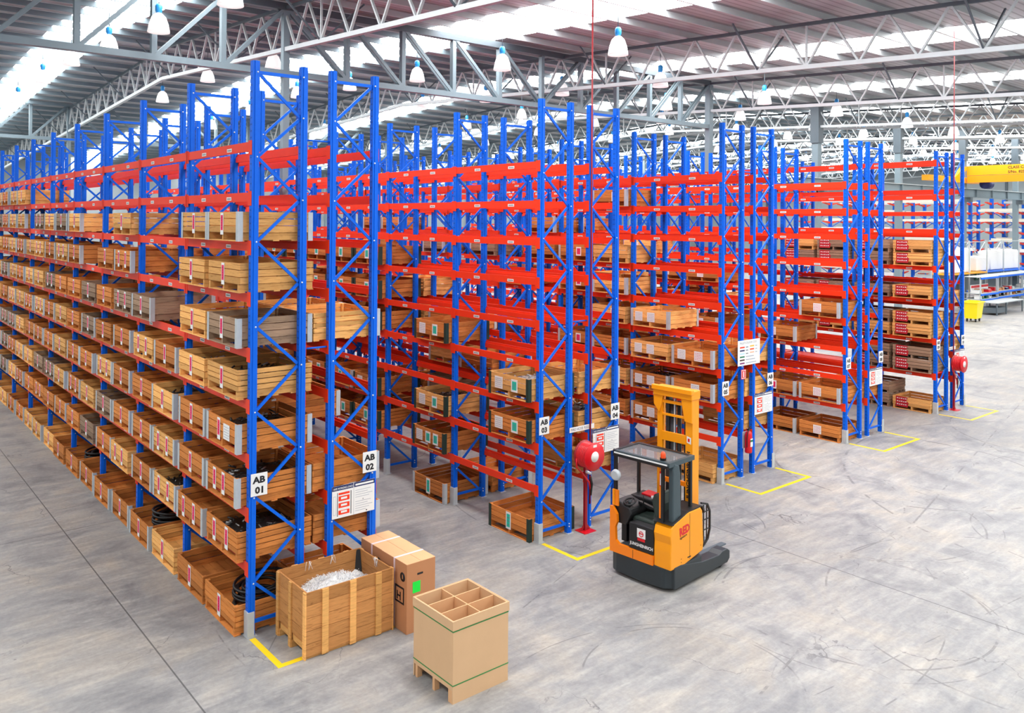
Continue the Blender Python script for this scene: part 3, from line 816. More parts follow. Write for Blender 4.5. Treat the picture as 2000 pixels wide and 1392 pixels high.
# hose reels
def hose_reel(x, px, lab, y=-.14):
    r_ = empty('fire_hose_reel', (x, y, 0)); tag(r_, lab, 'hose reel')
    b = MB(); b.box(-.16, .16, -.16, .14, 0, .012, 'fire'); b.bar((0, 0, 0), (0, 0, 1.6), .06, .06, 'fired')
    for s in (-1, 1): b.bar((s*.12, 0, .012), (s*.02, 0, .13), .01, .05, 'fired')
    b.build('floor_stand', r_)
    T = Matrix.Translation((0, -.06, 1.6)) @ Matrix.Rotation(math.pi/2, 4, 'X')
    T = Matrix.Translation((-.12, -.06, 1.6)) @ Matrix.Rotation(math.pi/2, 4, 'X')
    b = MB(); b.lathe([(0, .32), (.275, .32), (.28, .31), (.28, .3), (.275, .295), (0, .295)], 'fire', 36, T)
    b.lathe([(.0, .322), (.105, .322), (.105, .326), (0, .326)], 'white', 24, T)
    b.lathe([(0, .02), (.275, .02), (.275, 0), (0, 0)], 'fired', 36, T)
    b.quad((-.17, -.384, 1.79), XR_, ZU, .1, .05, 'white', 0, 0, .001)
    b.build('reel_disc', r_)
    b = MB()
    for k in range(7):
        b.lathe([(.225+.026*math.cos(t), .045+.04*k+.022*math.sin(t)) for t in [2*math.pi*j/8 for j in range(9)]], 'fire', 32, T)
    c0 = (-.12, -.1, 1.6)
    b.tube([(c0[0]-.24, c0[1], 1.55), (c0[0]-.23, -.1, 1.38), (c0[0]-.05, -.1, 1.2), (.02, -.08, 1.0), (.05, -.08, .86), (.09, -.07, .95), (.07, -.07, 1.1)], .018, 'fire', 8)
    b.build('rolled_hose', r_)
    b = MB(); b.tube([(.07, -.08, 1.1), (.1, -.08, .95), (.08, -.08, .72)], .03, 'black', 8, radii=[.02, .03, .015]); b.tube([(-.04, -.06, 1.22), (.08, -.06, 1.16)], .03, 'bolt', 8); b.build('nozzle_valve', r_)
    b = MB(); b.tube([(px-x, .04, .5), (px-x, .04, 12.9)], .018, 'fired', 8); b.tube([(px-x, .04, 1.3), (0, -.03, 1.2)], .016, 'fired', 8); b.build('supply_pipe', r_)
hose_reel(6.98, 7.15, 'red fire hose reel on a red floor stand between AB03 and AB04 ends')
hose_reel(24.5, 24.56, 'distant red fire hose reel between AB09 and AB10 rack ends')

# ------------------------------------------------------------------ floor tape
def tape(x0, x1, yo, lab, ret=True, x_end=None):
    b = MB(); w = .09; z = .003
    b.box(x0, x0+w, yo+w, -.12, 0, z, 'yel')
    b.box(x0, x1, yo, yo+w, 0, z, 'yel')
    b.box(x1-w, x1, yo+w, -.12, 0, z, 'yel')
    tag(b.build('floor_tape'), lab, 'floor marking')
tape(-.06, 2.2, -1.15, 'yellow tape corner on the floor before the AB01 post and paper crate')
tape(5.8, 8.05, -1.12, 'yellow tape outline on the floor before the hose reel')
tape(11.72, 13.9, -1.12, 'yellow tape outline on the floor before the AB05 and AB06 ends')
tape(17.55, 19.72, -1.17, 'yellow tape outline on the floor before the AB07 and AB08 ends')
tape(23.35, 25.55, -1.17, 'yellow tape outline on the floor before the far hose reel')

# ------------------------------------------------------------------ crate of shredded paper
pc = empty('packing_crate', (.33, -1.2, 0), -.01); tag(pc, 'large slatted timber crate of shredded white paper standing before the AB01 and AB02 ends', 'crate')
W_, Dp, Hh = 1.42, 1.02, .95
b = MB()
for s, y0 in ((0, 0), (1, Dp-.022)):
    for i in range(5): b.box(.0, W_, y0, y0+.022, .04+i*.184 if s == 0 else .04+i*.184, .04+i*.184+.178, 'crate_wood')
for x0 in (0.001, W_-.023):
    for i in range(5):
        if i == 0: continue
        b.box(x0, x0+.022, .023, Dp-.023, .04+i*.184, .04+i*.184+.178, 'crate_wood')
b.build('side_planks', pc)
b = MB()
for x in (.24, .69, 1.12):
    b.box(x, x+.1, -.022, 0, .02, .955, 'pine'); b.box(x, x+.1, Dp, Dp+.022, .02, .955, 'pine')
for y in (0, Dp*.47, Dp-.1):
    for x, e in ((-.022, 0), (W_, W_+.022)): b.box(x, x+.022, y, y+.08, 0, .95, 'pine')
b.build('upright_batten', pc)
b = MB()
for x in (.02, .62, 1.24): b.box(x, x+.1, .03, Dp-.03, .1, .19, 'pine')
for y in (.03, .47, .9): b.box(.0, W_, y, y+.09, 0, .1, 'pine')
b.box(.02, W_-.02, .03, Dp-.03, .19, .21, 'orange_wood'); b.build('pallet_base', pc)
b = MB(); b.add([(1.34, 1.0, .94), (1.42, .99, .94), (1.41, .9, .5), (1.3, .99, .4)], [(0, 1, 2, 3)], 'black'); b.add([(1.39, .96, .945), (1.36, .99, .95), (1.28, .985, .42), (1.385, .86, .42)], [(0, 1, 2, 3)], 'black')
b.build('liner_flap', pc)
b = MB(); rr = random.Random(5)
ng = 18
def hz_(x, y): return .62+.12*math.sin(math.pi*x/W_)*math.sin(math.pi*y/Dp)+.05*math.sin(x*7+y*3)+.03*math.sin(y*13)
gv = [(.03+(W_-.06)*i/ng, .03+(Dp-.06)*j/ng, hz_(i/ng*W_, j/ng*Dp)+rr.uniform(-.012, .012)) for i in range(ng+1) for j in range(ng+1)]
b.add(gv, [(i*(ng+1)+j, (i+1)*(ng+1)+j, (i+1)*(ng+1)+j+1, i*(ng+1)+j+1) for i in range(ng) for j in range(ng)], 'white')
for i in range(2600):
    x, y = rr.uniform(.05, W_-.05), rr.uniform(.05, Dp-.05); z = hz_(x, y)+rr.uniform(0, .03)
    a = rr.uniform(0, 6.28); l = rr.uniform(.03, .08); c, s = math.cos(a)*l/2, math.sin(a)*l/2; w = .0028; up_ = rr.uniform(-.01, .035)
    px_, py_ = -math.sin(a)*w, math.cos(a)*w
    b.add([(x-c-px_, y-s-py_, z), (x-c+px_, y-s+py_, z), (x+px_, y+py_, z+up_*.8+.01), (x-px_, y-py_, z+up_*.8+.01), (x+c+px_, y+s+py_, z+up_), (x+c-px_, y+s-py_, z+up_)], [(0, 1, 2, 3), (3, 2, 4, 5)], 'white' if i % 5 else 'inkp')
for x, y in ((.9, .99), (.5, .99), (1.39, .5), (1.38, .45)):
    for k in range(4): xx = x+rr.uniform(-.03, .03); b.tube([(xx, y, .97), (xx+rr.uniform(-.03, .03), y-.03, .96), (xx+rr.uniform(-.05, .05), y-.04, .85)], .003, 'white', 4)
sp = b.build('shredded_paper'); sp.location = pc.location; sp.rotation_euler = pc.rotation_euler
tag(sp, 'shredded white paper filling the large timber crate', 'paper', kind='stuff')

# ------------------------------------------------------------------ cartons
def carton(x0, x1, y0, y1, h, lab, near):
    r_ = empty('carton', (x0, y0, 0), -.0); tag(r_, lab, 'box'); w, d = x1-x0, y1-y0
    b = MB(); b.box(0, w, 0, d, 0, h-.004, 'card'); b.build('box_body', r_, bevel=.004)
    b = MB()
    b.box(0, w*.5-.003, 0, d, h-.004, h, 'cardt'); b.box(w*.5+.003, w, 0, d, h-.004, h, 'cardt'); b.build('top_flap', r_)
    b = MB(); ys = d*.45
    b.box(-.003, w+.003, ys, ys+.045, h, h+.003, 'strapw'); b.box(-.004, -.001, ys, ys+.045, 0, h+.003, 'strapw'); b.box(w+.001, w+.004, ys, ys+.045, 0, h+.003, 'strapw')
    b.build('packing_strap', r_)
    b = MB()
    Tl = Matrix.Translation((-.002, d*.16, h-.22)) @ Matrix.Rotation(-math.pi/2, 4, 'Y')
    b.lathe([(0, .001), (.07, .001), (.07, 0)], 'ink', 20, Tl); b.add([(-.0045, d*.16+.012, h-.25), (-.0045, d*.16-.012, h-.25), (-.0045, d*.16-.012, h-.19), (-.0045, d*.16+.012, h-.18)], [(0, 1, 2, 3)], 'card')
    b.quad((-.002, d*.45, .42), (0, -1, 0), ZU, .26, .26, 'ink', 0, 0, .001); b.quad((-.002, d*.45-.03, .45), (0, -1, 0), ZU, .2, .2, 'card', 0, 0, .002)
    b.text('H', (-.0045, d*.45-.05, .47), (0, -1, 0), ZU, .18, 'ink', .03)
    b.build('printed_mark', r_)
    if near:
        b = MB(); b.box(w*.36, w*.56, -.002, .0, h-.2, h-.17, 'black'); b.build('hand_slot', r_)
        b = MB(); b.quad((w*.2, -.001, .60), XR_, ZU, .14, .17, 'green', 0, 0, .002); b.build('green_label', r_)
carton(1.84, 2.36, -1.48, -.74, 1.06, 'brown carton with neon green label standing beside the shredded paper crate', True)
carton(1.86, 2.38, -.73, .0-.06, 1.05, 'brown strapped carton between the green-labelled carton and the AB02 post', False)

# ------------------------------------------------------------------ six-cell box on pallet feet
cb = empty('divided_box', (1.32, -3.4, 0), 0); tag(cb, 'tan fibreboard box with six open cells and green straps, standing alone on the floor', 'box')
S_, t_, h0 = .93, .018, .17
b = MB()
b.box(0, S_, 0, t_, 0.0, 1.07, 'tan'); b.box(0, S_, S_-t_, S_, 0.0, 1.07, 'tan')
b.box(0, t_, t_, S_-t_, h0, 1.07, 'tan'); b.box(S_-t_, S_, t_, S_-t_, h0, 1.07, 'tan')
b.box(t_, S_-t_, t_, S_-t_, h0, h0+.02, 'tan'); b.build('outer_walls', cb)
b = MB(); b.box(-.012, S_+.012, -.012, 0, .955, 1.075, 'tan'); b.box(-.012, S_+.012, S_, S_+.012, .955, 1.075, 'tan'); b.box(-.012, 0, 0, S_, .955, 1.075, 'tan'); b.box(S_, S_+.012, 0, S_, .955, 1.075, 'tan'); b.build('top_band', cb)
b = MB(); b.box(S_*.5-.008, S_*.5+.008, t_, S_-t_, h0+.02, 1.06, 'cardt')
for k in (1, 2):
    y = S_*k/3
    b.box(t_, S_*.5-.009, y-.008, y+.008, h0+.02, 1.06, 'cardt'); b.box(S_*.5+.009, S_-t_, y-.008, y+.008, h0+.02, 1.06, 'cardt')
b.build('divider', cb)
for y in (0.001, S_*.5-.05, S_-.101):
    b = MB(); b.box(.0005, .08, y, y+.05 if y > .01 else y+.1, 0, h0-.001, 'cardt'); b.box(S_*.5, S_*.5+.08, y+.02, y+.05, 0, h0-.001, 'cardt'); b.build('pallet_foot', cb)
for z in (.93, .23):
    b = MB(); e = .004 if z < .5 else .004
    for (xa, xb, ya, yb) in ((-e, S_+e, -e, -.0005), (-e, S_+e, S_+.0005, S_+e), (-e, -.0005, 0, S_), (S_+.0005, S_+e, 0, S_)): b.box(xa, xb, ya, yb, z, z+.014, 'strapg')
    b.build('green_strap', cb)

# ------------------------------------------------------------------ reach truck
tr = empty('reach_truck', (6.02, -3.13, 0), math.radians(4.5)); tag(tr, 'yellow and charcoal reach truck parked in the aisle beside the hose reel', 'forklift')
def part(mb, n, par=None, bevel=0): return mb.build(n, par or tr, bevel=bevel)
BW = 1.3
b = MB()
b.prism([(0.02, .12), (.0, .2), (-.03, .65), (.0, 1.15), (.05, 1.28), (.98, 1.28), (.98, .0), (.14, 0)], .05, .42, 'char')
b.box(.98, 1.2, .3, 1.0, .08, .34, 'char')
chs = part(b, 'chassis', bevel=.03)
for s, y0 in ((0, -.02), (1, 1.06)):
    b = MB()
    b.prism([(.1, .06), (1.78, .06), (1.86, .12), (1.86, .26), (1.78, .31), (1.62, .31), (1.5, .27), (.98, .30), (.3, .43), (.1, .43)], y0, y0+.24, 'char', 'y')
    lg = part(b, 'load_leg', bevel=.015)
    b = MB(); b.lathe([(0, .06), (.14, .06), (.14, -.06), (0, -.06)], 'rubber', 20, Matrix.Translation((1.62, y0+.12, .14)) @ Matrix.Rotation(math.pi/2, 4, 'X')); b.build('load_wheel', lg)
b = MB(); b.lathe([(0, .09), (.17, .09), (.17, -.09), (0, -.09)], 'rubber', 20, Matrix.Translation((.3, .9, .17)) @ Matrix.Rotation(math.pi/2, 4, 'X')); part(b, 'drive_wheel')
# side body (battery side) with logo
b = MB()
prof = [(.0, .40), (.42, .40), (.98, .50), (1.0, .62), (.96, 1.2), (.9, 1.27), (.55, 1.27), (.12, 1.16), (.03, 1.1), (-.01, .98), (.01, .84), (.0, .7)]
b.prism(prof, -.01, .34, 'truck', 'y')
sb = part(b, 'side_cowl', bevel=.02)
b = MB()
b.box(.56, .566, -.0125, -.009, .46, 1.25, 'black')
for x, z in ((.3, .46), (.9, .6), (.3, .52)): b.box(x, x+.02, -.0125, -.009, z, z+.01, 'ink')
b.text('RED', (.26, -.0125, .92), (1, 0, .12), (-.12, 0, 1), .19, 'fire', .045, .85); b.text('signature', (.26, -.0125, .865), (1, 0, .12), (-.12, 0, 1), .06, 'ink', .015, 1.0)
b.box(.5, .6, -.0125, -.009, .49, .51, 'ink')
b.build('body_logo', sb)
b = MB(); b.prism([(.02, 1.16), (.5, 1.29), (.92, 1.3), (1.02, 1.26), (1.06, 1.14), (1.04, 1.14), (.96, 1.27), (.5, 1.26), (.1, 1.14)], .0, .38, 'black', 'y'); part(b, 'cowl_rail')
# rear (operator) side
b = MB()
b.prism([(1.28, .40), (1.28, 1.2), (1.22, 1.2), (1.13, 1.08), (1.12, .95), (1.16, .85), (1.15, .62), (1.08, .565), (.34, .565), (.34, .40)], -.03, .03, 'truck2', 'x')
b.box(-.034, -.03, .76, .766, .41, .56, 'ink'); part(b, 'rear_skirt')
b = MB(); b.box(-.02, .5, .34, .86, .565, 1.02, 'black'); sd = part(b, 'battery_door', bevel=.02)
b = MB()
b.quad((-.0215, .68, .80), (0, -1, 0), ZU, .18, .16, 'white', 0, 0, .002); b.quad((-.0215, .67, .745), (0, -1, 0), ZU, .16, .05, 'fire', 0, 0, .002)
b.lathe([(.035, .001), (.05, .001)], 'fire', 14, Matrix.Translation((-.0245, .59, .87)) @ Matrix.Rotation(-math.pi/2, 4, 'Y')); b.quad((-.0215, .64, .865), (0, -1, 0), ZU, .1, .02, 'fire', 0, 0, .003)
b.text('JUNGHEINRICH', (-.0215, .83, .645), (0, -1, 0), ZU, .075, 'white', .03, .93, False, .003)
b.build('door_sticker', sd)
b = MB(); b.box(.0, .9, .34, 1.2, .42, .5, 'dsteel'); part(b, 'cab_floor')
b = MB(); b.box(.86, .96, .34, 1.26, .5, 1.2, 'black'); b.box(.3, .86, 1.16, 1.27, .5, 1.2, 'black'); part(b, 'cab_lining')
b = MB(); b.prism([(.98, .9), (1.28, .9), (1.28, 1.27), (1.2, 1.3), (.9, 1.22), (.86, 1.12)], .05, .5, 'black', 'x')
b.box(.5, .9, .75, 1.24, 1.1, 1.3, 'black'); da = part(b, 'dashboard', bevel=.03)
b = MB(); b.prism([(.62, .8), (.86, .82), (.88, 1.1), (.64, 1.08)], 1.30, 1.325, 'fire'); b.build('red_clip_tray', da)
b = MB(); T = Matrix.Translation((.16, .98, 1.3)) @ Matrix.Rotation(-.35, 4, 'Y')
b.lathe([(.1+.017*math.cos(t), .017*math.sin(t)) for t in [2*math.pi*j/8 for j in range(9)]], 'black', 24, T); b.lathe([(0, .02), (.035, .02), (.035, -.06), (0, -.06)], 'char', 12, T)
for k in range(3): b.bar(tuple(T @ Vector((0, 0, 0))), tuple(T @ Vector((.1*math.cos(k*2.1), .1*math.sin(k*2.1), 0))), .02, .012, 'black')
part(b, 'steering_wheel')
b = MB()
b.prism([(.42, .94), (.9, .94), (.93, 1.0), (.9, 1.07), (.45, 1.06), (.4, 1.0)], .16, .6, 'seat', 'x'); st = part(b, 'seat_cushion', bevel=.035)
b = MB(); b.prism([(.36, 1.0), (.46, 1.0), (.45, 1.25), (.5, 1.42), (.46, 1.55), (.36, 1.6), (.31, 1.4)], .14, .58, 'seat', 'x'); part(b, 'seat_backrest', bevel=.035)
b = MB(); b.box(.2, .56, .45, .85, .6, .94, 'black'); part(b, 'seat_pedestal')
b = MB(); b.bar((.4, .6, 1.2), (.4, .95, 1.25), .06, .04, 'black'); b.tube([(.35, .82, 1.26), (.35, .82, 1.4)], .012, 'black', 6); b.lathe([(0, .03), (.03, .02), (.03, -.02), (0, -.03)], 'white', 10, Matrix.Translation((.35, .62, 1.42))); part(b, 'control_lever')
# overhead guard
b = MB(); zt = 2.2
b.box(.02, .78, .04, .1, zt-.08, zt, 'slate'); b.box(.02, .78, 1.2, 1.26, zt-.08, zt, 'black')
b.box(.02, .09, .1, 1.2, zt-.08, zt, 'slate'); b.box(.7, .78, .1, 1.2, zt-.08, zt, 'black')
b.box(.0, .015, .08, 1.22, zt-.05, zt-.03, 'white'); b.box(.0, .02, .06, 1.24, zt-.1, zt-.06, 'black'); part(b, 'guard_frame')
b = MB(); b.box(.09, .7, .1, 1.2, zt-.02, zt-.01, 'poly'); part(b, 'roof_panel')
b = MB(); b.prism([(.12, 1.16), (.36, 1.24), (.34, 1.98), (.3, 2.12), (.16, 2.17), (.12, 2.06)], .03, .13, 'slate', 'y'); part(b, 'guard_post', bevel=.02)
for x, y, w in ((.04, 1.2, .055), (.72, 1.2, .05), (.72, .08, .05), (.03, .17, .05)):
    b = MB(); b.box(x, x+w, y, y+w, 1.15, zt-.08, 'black'); part(b, 'guard_post')
b = MB(); b.box(.09, .12, .24, .3, 1.2, zt-.1, 'truck2'); b.quad((.089, .29, 1.75), (0, -1, 0), ZU, .04, .26, 'fire', 0, 0, .001); b.quad((.089, .282, 1.77), (0, -1, 0), ZU, .026, .2, 'white', 0, 0, .002); part(b, 'orange_upright')
b = MB(); b.box(.0, .03, 1.12, 1.19, 1.22, 1.5, 'truck2'); b.box(.0, .03, 1.2, 1.25, 1.22, 1.5, 'truck'); part(b, 'orange_stripe')
b = MB(); b.lathe([(0, .05), (.09, .045), (.1, .0), (.08, -.04), (0, -.05)], 'galv', 20, Matrix.Translation((-.03, 1.14, 1.78)) @ Matrix.Rotation(-math.pi/2, 4, 'Y')); b.lathe([(0, .052), (.07, .052)], 'lsteel', 20, Matrix.Translation((-.031, 1.14, 1.78)) @ Matrix.Rotation(-math.pi/2, 4, 'Y')); part(b, 'work_light')
b = MB(); b.lathe([(0, .15), (.03, .14), (.045, .1), (.045, .03)], 'orange', 14, Matrix.Translation((.12, .24, zt))); b.lathe([(.055, .04), (.055, 0), (0, 0)], 'black', 14, Matrix.Translation((.12, .24, zt))); part(b, 'warning_beacon')
# mast
mx = 1.06
for s, y0, y1 in ((0, .27, .42), (1, .93, 1.04)):
    b = MB(); b.box(mx, mx+.05, y0, y1, .1, 3.1, 'truck'); b.box(mx+.05, mx+.2, y0 if s == 0 else y1-.04, y0+.04 if s == 0 else y1, .1, 3.1, 'truck')
    if s == 0: b.text('JUNGHEINRICH', (mx, y1-.1, 1.3), (0, 0, 1), (0, 1, 0), .105, 'ink', .03, 1.15, False, .003); b.add([(mx-.002, .39, 2.3), (mx-.002, .3, 2.28), (mx-.002, .3, 2.4), (mx-.002, .39, 2.42)], [(0, 1, 2, 3)], 'white'); b.quad((mx-.002, .37, 2.32), (0, -1, 0), ZU, .04, .06, 'fire', 0, 0, .001)
    part(b, 'mast_channel')
b = MB()
b.box(mx-.06, mx+.22, .25, 1.1, 3.08, 3.24, 'truck'); b.box(mx-.09, mx+.0, .24, 1.12, 3.18, 3.27, 'truck')
b.prism([(.26, 3.08), (.5, 3.08), (.45, 2.82), (.42, 2.68), (.26, 2.66)], mx-.04, mx+.03, 'truck', 'x'); b.prism([(1.11, 3.08), (.9, 3.08), (.93, 2.9), (.98, 2.76), (1.1, 2.9)], mx-.04, mx+.03, 'truck', 'x'); part(b, 'mast_head', bevel=.012)
for zz, h_ in ((2.26, .16), (.55, .2), (2.95, .05), (2.72, .035), (1.5, .08)):
    b = MB(); b.box(mx-.01, mx+.04, .42, .93, zz, zz+h_, 'truck' if zz > 2 else 'truck2'); part(b, 'mast_crossbar')
for y in (.44, .84):
    b = MB(); b.box(mx+.06, mx+.18, y-.02, y+.05, .12, 3.05, 'char'); part(b, 'inner_rail')
b = MB(); b.tube([(mx+.1, .76, .15), (mx+.1, .76, 3.0)], .055, 'black', 12); b.tube([(mx+.1, .62, .15), (mx+.1, .62, 3.0)], .04, 'black', 12); part(b, 'lift_cylinder')
b = MB(); b.box(mx+.03, mx+.045, .675, .695, .4, 3.05, 'bolt'); b.box(mx+.03, mx+.045, .65, .662, .4, 3.05, 'dsteel'); part(b, 'lift_chain')
# fork carriage, guard and forks
b = MB()
gp = [(1.08, .52), (1.24, .62), (1.3, .78), (1.3, 1.1), (1.22, 1.24), (1.02, 1.3)]
for a, c in zip(gp, gp[1:]): b.bar((a[0], .06, a[1]), (c[0], .06, c[1]), .03, .03, 'black')
for z in (.8, .98, 1.12): b.bar((1.0, .06, z), (1.3, .06, z), .016, .016, 'black')
for x in (1.1, 1.2): b.bar((x, .06, .56), (x, .06, 1.25), .016, .016, 'black')
part(b, 'wire_guard')
b = MB(); b.box(1.28, 1.33, .3, 1.0, .12, .55, 'char'); part(b, 'fork_carriage')
for y in (.4, .78):
    b = MB(); b.prism([(1.33, .1), (1.33, .5), (1.37, .5), (1.37, .15), (2.42, .12), (2.42, .1)], y, y+.11, 'dsteel', 'y'); part(b, 'fork')

# ------------------------------------------------------------------ overhead crane and background
b = MB(); Y = 13.7
b.box(38, 95, Y-.17, Y+.17, 8.88, 8.92, 'lsteel'); b.box(38, 95, Y-.02, Y+.02, 8.3, 8.9, 'steel'); b.box(38, 95, Y-.17, Y+.17, 8.26, 8.3, 'steel')
for x in range(41, 95, 3): b.box(x, x+.04, Y-.15, Y+.15, 8.3, 8.88, 'steel')
for x in (40.3, 50.6, 60.9, 71.2, 81.5, 91.8): b.box(x-.2, x+.2, Y-.2, 14.0, 7.9, 8.26, 'dsteel')
tag(b.build('trim_crane_rail'), kind='structure')
cr = empty('overhead_crane', (61.3, 14, 9.4)); tag(cr, 'yellow overhead travelling crane girder lettered CLASS C5 above the open hall', 'crane')
b = MB(); b.box(-.25, .25, -30, -.1, .5, 1.2, 'crane')
b.text('CLASS C5  SWL 5T', (-.25, -2.9, .9), (0, -1, 0), ZU, .27, 'ink', .03); b.text('S/No. 8250', (-.25, -2.9, .58), (0, -1, 0), ZU, .27, 'ink', .03); b.build('upper_girder', cr)
b = MB(); b.box(-1.5, -1.1, -30, -.6, -.1, .4, 'crane'); b.build('lower_girder', cr)
b = MB(); b.box(-7.5, 1.0, -.5, .0, -.1, .28, 'crane'); b.prism([(-3, .28), (-2.3, .28), (-1, .9), (-1, 1.1), (-1.4, 1.1)], -.4, -.1, 'crane', 'y'); b.build('end_carriage', cr)
b = MB(); b.tube([(-1.0, -1.6, -.2), (-.1, -1.6, -.2)], .35, 'navy', 12); b.build('drive_motor', cr)

# cantilever racks with long pale profiles
rr = random.Random(11)
nc = 0
for X0, Ys in ((76, (12.5, 19.5, 26.5)), (83, (14, 21.5, 29)), (69.5, (27,))):
    for y0 in Ys:
        r_ = empty('cantilever_rack', (X0, y0, 0))
        tag(r_, 'blue cantilever rack with red arms, %s' % ['beside the grey crane column', 'seen between the AB08 and AB09 posts', 'deep behind the AB08 posts', 'behind the pale profiles over the benches', 'behind the other cantilever rows', 'at the far end of the hall', 'seen through the AB07 and AB08 beams'][nc], 'rack'); nc += 1
        for k in range(3):
            b = MB(); b.box(-.15, .15, k*2.6-.12, k*2.6+.12, 0, 8.6, 'blue'); b.box(-1.2, 1.2, k*2.6-.1, k*2.6+.1, 0, .2, 'blue'); b.build('upright_column', r_)
            for lev in range(9):
                z = 1.0+lev*.88
                b = MB(); b.prism([(-1.3, z+.12), (-.15, z-.06), (.15, z-.06), (1.3, z+.12), (1.3, z+.2), (.15, z+.12), (-.15, z+.12), (-1.3, z+.2)], k*2.6-.09, k*2.6+.09, 'red', 'y'); b.build('arm', r_)
        b = MB()
        for k in range(2):
            for z in (1.4, 3.6, 5.8): b.bar((0, k*2.6, z), (0, (k+1)*2.6, z+1.6), .06, .06, 'blue'); b.bar((0, k*2.6, z+1.6), (0, (k+1)*2.6, z), .06, .06, 'blue')
        b.build('cross_bracing', r_)
        for lev in range(9):
            if rr.random() < .12: continue
            z = 1.2+lev*.88
            b = MB(); L_ = rr.uniform(5.2, 6.6); off = rr.uniform(-.9, .3)
            mt_ = rr.choice(['pipew', 'pipew', 'lsteel', 'white'])
            for i in range(rr.randint(3, 5)):
                x = -1.15+i*.17; b.box(x, x+.15, off, off+L_, z, z+rr.choice((.12, .2, .28)), mt_)
            c = b.build('metal_profile'); c.location = r_.location
            tag(c, 'pale metal profiles lying on the red arms of a cantilever rack', 'metal profiles', 'long profiles on the cantilever racks', kind='stuff')

# packing benches
def bench(x0, x1, y, lab, top=1.5):
    r_ = empty('packing_bench', (x0, y, 0)); tag(r_, lab, 'bench'); w = x1-x0
    for x in (0, w-.08):
        for yy in (0, 1.1):
            b = MB(); b.box(x, x+.08, yy, yy+.08, 0, top+1.2, 'lsteel'); b.build('leg', r_)
    for z, m_ in ((.95, 'blue'), (top, 'blue'), (top+1.15, 'blue')):
        b = MB(); b.box(0, w, -.03, .02, z-.12, z, m_); b.box(0, w, 0, 1.18, z, z+.03, 'lsteel'); b.build('shelf', r_)
    k = 0; x = .15
    rr2 = random.Random(int(x0*10))
    while x < w-.75:
        for z in (.98, ):
            ww, hh = rr2.uniform(.25, .5), rr2.uniform(.2, .4)
            b = MB(); m_ = rr2.choice(['card', 'cardt', 'black', 'white', 'orange_wood', 'sgreen']); b.box(0, ww, 0, .35, 0, hh, m_); b.box(ww*.2, ww*.8, -.004, 0, hh*.3, hh*.75, rr2.choice(['white', 'ink', 'cardt']))
            o = b.build('stock_box'); o.location = (x0+x, y+.15, z); tag(o, 'small box of stock on a blue-edged packing bench shelf', 'box', 'small boxes on the packing benches')
        if rr2.random() < .6:
            ww, hh = rr2.uniform(.3, .6), rr2.uniform(.12, .3)
            b = MB(); b.box(0, ww, 0, .5, 0, hh, rr2.choice(['white', 'navy', 'card', 'lsteel', 'fire'])); b.box(.05, ww-.05, .05, .45, hh, hh+.04, 'lsteel')
            o = b.build('stock_box'); o.location = (x0+x, y+.2, top+.031); tag(o, 'small box of stock on a blue-edged packing bench shelf', 'box', 'small boxes on the packing benches')
        x += rr2.uniform(.45, .8)
bench(57.6, 60.8, 11.6, 'blue-edged packing bench behind the yellow bin', 1.35)
bench(61.0, 66.2, 11.8, 'long blue-edged packing bench right of the steel table', 1.35)
bench(66.4, 72, 12.0, 'blue-edged packing bench furthest along the line of benches', 1.35)
# steel table
tb = empty('steel_table', (59.6, 10.3, 0)); tag(tb, 'plain steel table with thin legs standing near the yellow bin', 'table')
b = MB(); b.box(-2.6, 2.2, 0, 1.2, .82, .88, 'lsteel'); b.build('tabletop', tb)
for x in (-2.5, -.9, 2.1):
    for y in (.05, 1.1): b = MB(); b.box(x, x+.07, y, y+.07, 0, .82, 'dsteel'); b.build('leg', tb)
b = MB(); b.box(-2.5, -.6, .1, 1.1, .15, .5, 'dsteel'); b.build('under_shelf', tb)
# yellow wheeled bin
yb = empty('wheeled_bin', (52.2, 10.0, 0), .1); tag(yb, 'bright yellow wheeled bin standing beside the last rack upright', 'bin')
b = MB(); n_ = [(-.62, -.4), (.62, -.4), (.62, .4), (-.62, .4)]
vs = [(x*.86, y*.86, .22) for x, y in n_] + [(x*1.1, y*1.1, 1.25) for x, y in n_] + [(x*1.02, y*1.02, 1.25) for x, y in n_] + [(x*.8, y*.8, .3) for x, y in n_]
b.add(vs, [(3, 2, 1, 0)] + [(i, (i+1) % 4, (i+1) % 4+4, i+4) for i in range(4)] + [(i+4, (i+1) % 4+4, (i+1) % 4+8, i+8) for i in range(4)] + [(i+8, (i+1) % 4+8, (i+1) % 4+12, i+12) for i in range(4)] + [(12, 13, 14, 15)], 'yelb'); b.build('tub', yb)
b = MB()
for s in ((-.75, .75, -.5, -.42), (-.75, .75, .42, .5), (-.75, -.68, -.42, .42), (.68, .75, -.42, .42)): b.box(*s, 1.22, 1.3, 'yelb')
b.build('rim', yb)
for x in (-.4, .4):
    for y in (-.25, .25): b = MB(); b.lathe([(0, .03), (.1, .03), (.1, -.03), (0, -.03)], 'black', 12, Matrix.Translation((x, y, .1)) @ Matrix.Rotation(math.pi/2, 4, 'X')); b.box(x-.03, x+.03, y-.05, y+.05, .12, .24, 'black'); b.build('wheel', yb)
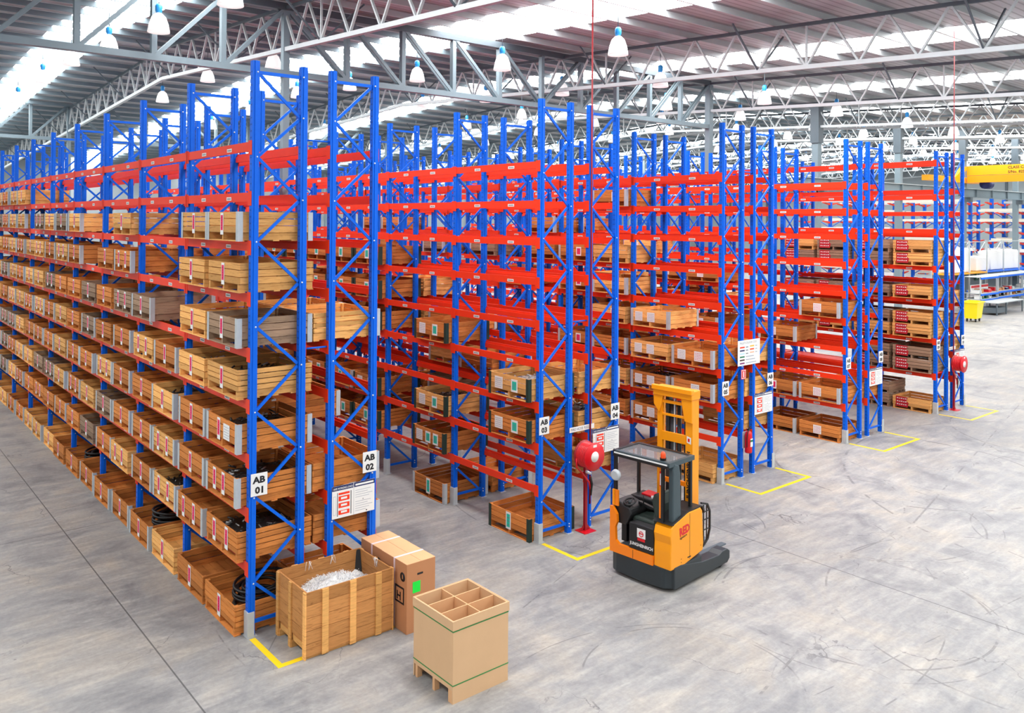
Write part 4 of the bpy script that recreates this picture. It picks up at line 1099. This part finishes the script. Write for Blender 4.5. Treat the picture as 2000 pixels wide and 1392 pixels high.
# tall pale frames with white sheeting above the benches
for i, (x0, y0, w, z0, z1, lab) in enumerate(((57.4, 13.4, 3.1, 2.7, 4.4, 'large white wrapped goods on steel frame above the bench near the last rack post'), (62.0, 13.6, 2.4, 2.7, 3.7, 'low white wrapped goods on steel frame above the middle bench'), (64.8, 13.6, 5.9, 2.7, 4.1, 'long white wrapped goods on the shelf over the furthest benches'))):
    b = MB(); b.box(0, w, 0, 1.0, 0, z1-z0, 'white'); b.box(.1, w-.2, .1, .9, z1-z0, z1-z0+.08, 'white'); o = b.build('wrapped_goods', bevel=.05); o.location = (x0, y0, z0+.03); tag(o, lab, 'wrapped goods')
sf = empty('tall_shelf_frame', (56.6, 13.2, 0)); tag(sf, 'tall pale steel shelf frame with cross braces carrying white wrapped goods', 'shelf')
for k in range(6):
    for y in (0, 1.3): b = MB(); b.box(k*3.2, k*3.2+.08, y, y+.08, 0, 5.0, 'lsteel'); b.build('post', sf)
for k in range(5):
    b = MB(); b.bar((k*3.2, 1.34, 2.8), ((k+1)*3.2, 1.34, 4.9), .05, .05, 'lsteel'); b.bar((k*3.2, 1.34, 4.9), ((k+1)*3.2, 1.34, 2.8), .05, .05, 'lsteel'); b.bar((k*3.2, 0, 4.95), ((k+1)*3.2, 0, 4.95), .06, .06, 'lsteel'); b.build('brace', sf)
    b = MB(); b.box(k*3.2+.05, (k+1)*3.2, 0, 1.36, 2.6, 2.7, 'blue' if k > 1 else 'crane'); b.build('shelf', sf)
    b = MB(); b.box(k*3.2+.1, (k+1)*3.2-.1, 1.3, 1.33, 1.2, 2.55, 'wallm'); b.build('back_panel', sf)
b = MB(); b.box(63.9, 64.5, 14.4, 14.44, 1.9, 2.5, 'sgreen'); b.box(64.15, 64.25, 14.38, 14.4, 2.0, 2.4, 'white'); b.box(64.0, 64.4, 14.38, 14.4, 2.15, 2.25, 'white')
o = b.build('first_aid_sign'); o.location = (0, 0, 0); o.location.y = -.02; tag(o, 'green first aid sign with white cross behind the benches', 'sign')
b = MB(); b.box(0, 3.0, 0, .05, 0, .55, 'white'); b.box(0, 3.0, -.01, 0, .05, .18, 'fire'); b.box(0, 3.0, -.01, 0, .34, .5, 'fire'); o = b.build('striped_barrier'); o.location = (57.75, 12.3, 1.385); tag(o, 'red and white striped board behind the bench beside the last rack post', 'barrier')

# ------------------------------------------------------------------ light and colour
w = D.worlds.new('daylight'); sc.world = w; w.use_nodes = True
bg = w.node_tree.nodes['Background']; bg.inputs[0].default_value = (.93, .97, 1, 1); bg.inputs[1].default_value = 0.9
sc.view_settings.view_transform = 'Standard'; sc.view_settings.look = 'None'; sc.view_settings.gamma = 1; sc.view_settings.exposure = -0.36
sc.cycles.max_bounces = 5; sc.cycles.diffuse_bounces = 3; sc.cycles.glossy_bounces = 2; sc.cycles.transmission_bounces = 2; sc.cycles.transparent_max_bounces = 6
sc.cycles.caustics_reflective = False; sc.cycles.caustics_refractive = False
sc.cycles.use_denoising = True
sc.cycles.use_adaptive_sampling = True; sc.cycles.adaptive_threshold = .045
print('OBJECTS', len(D.objects))
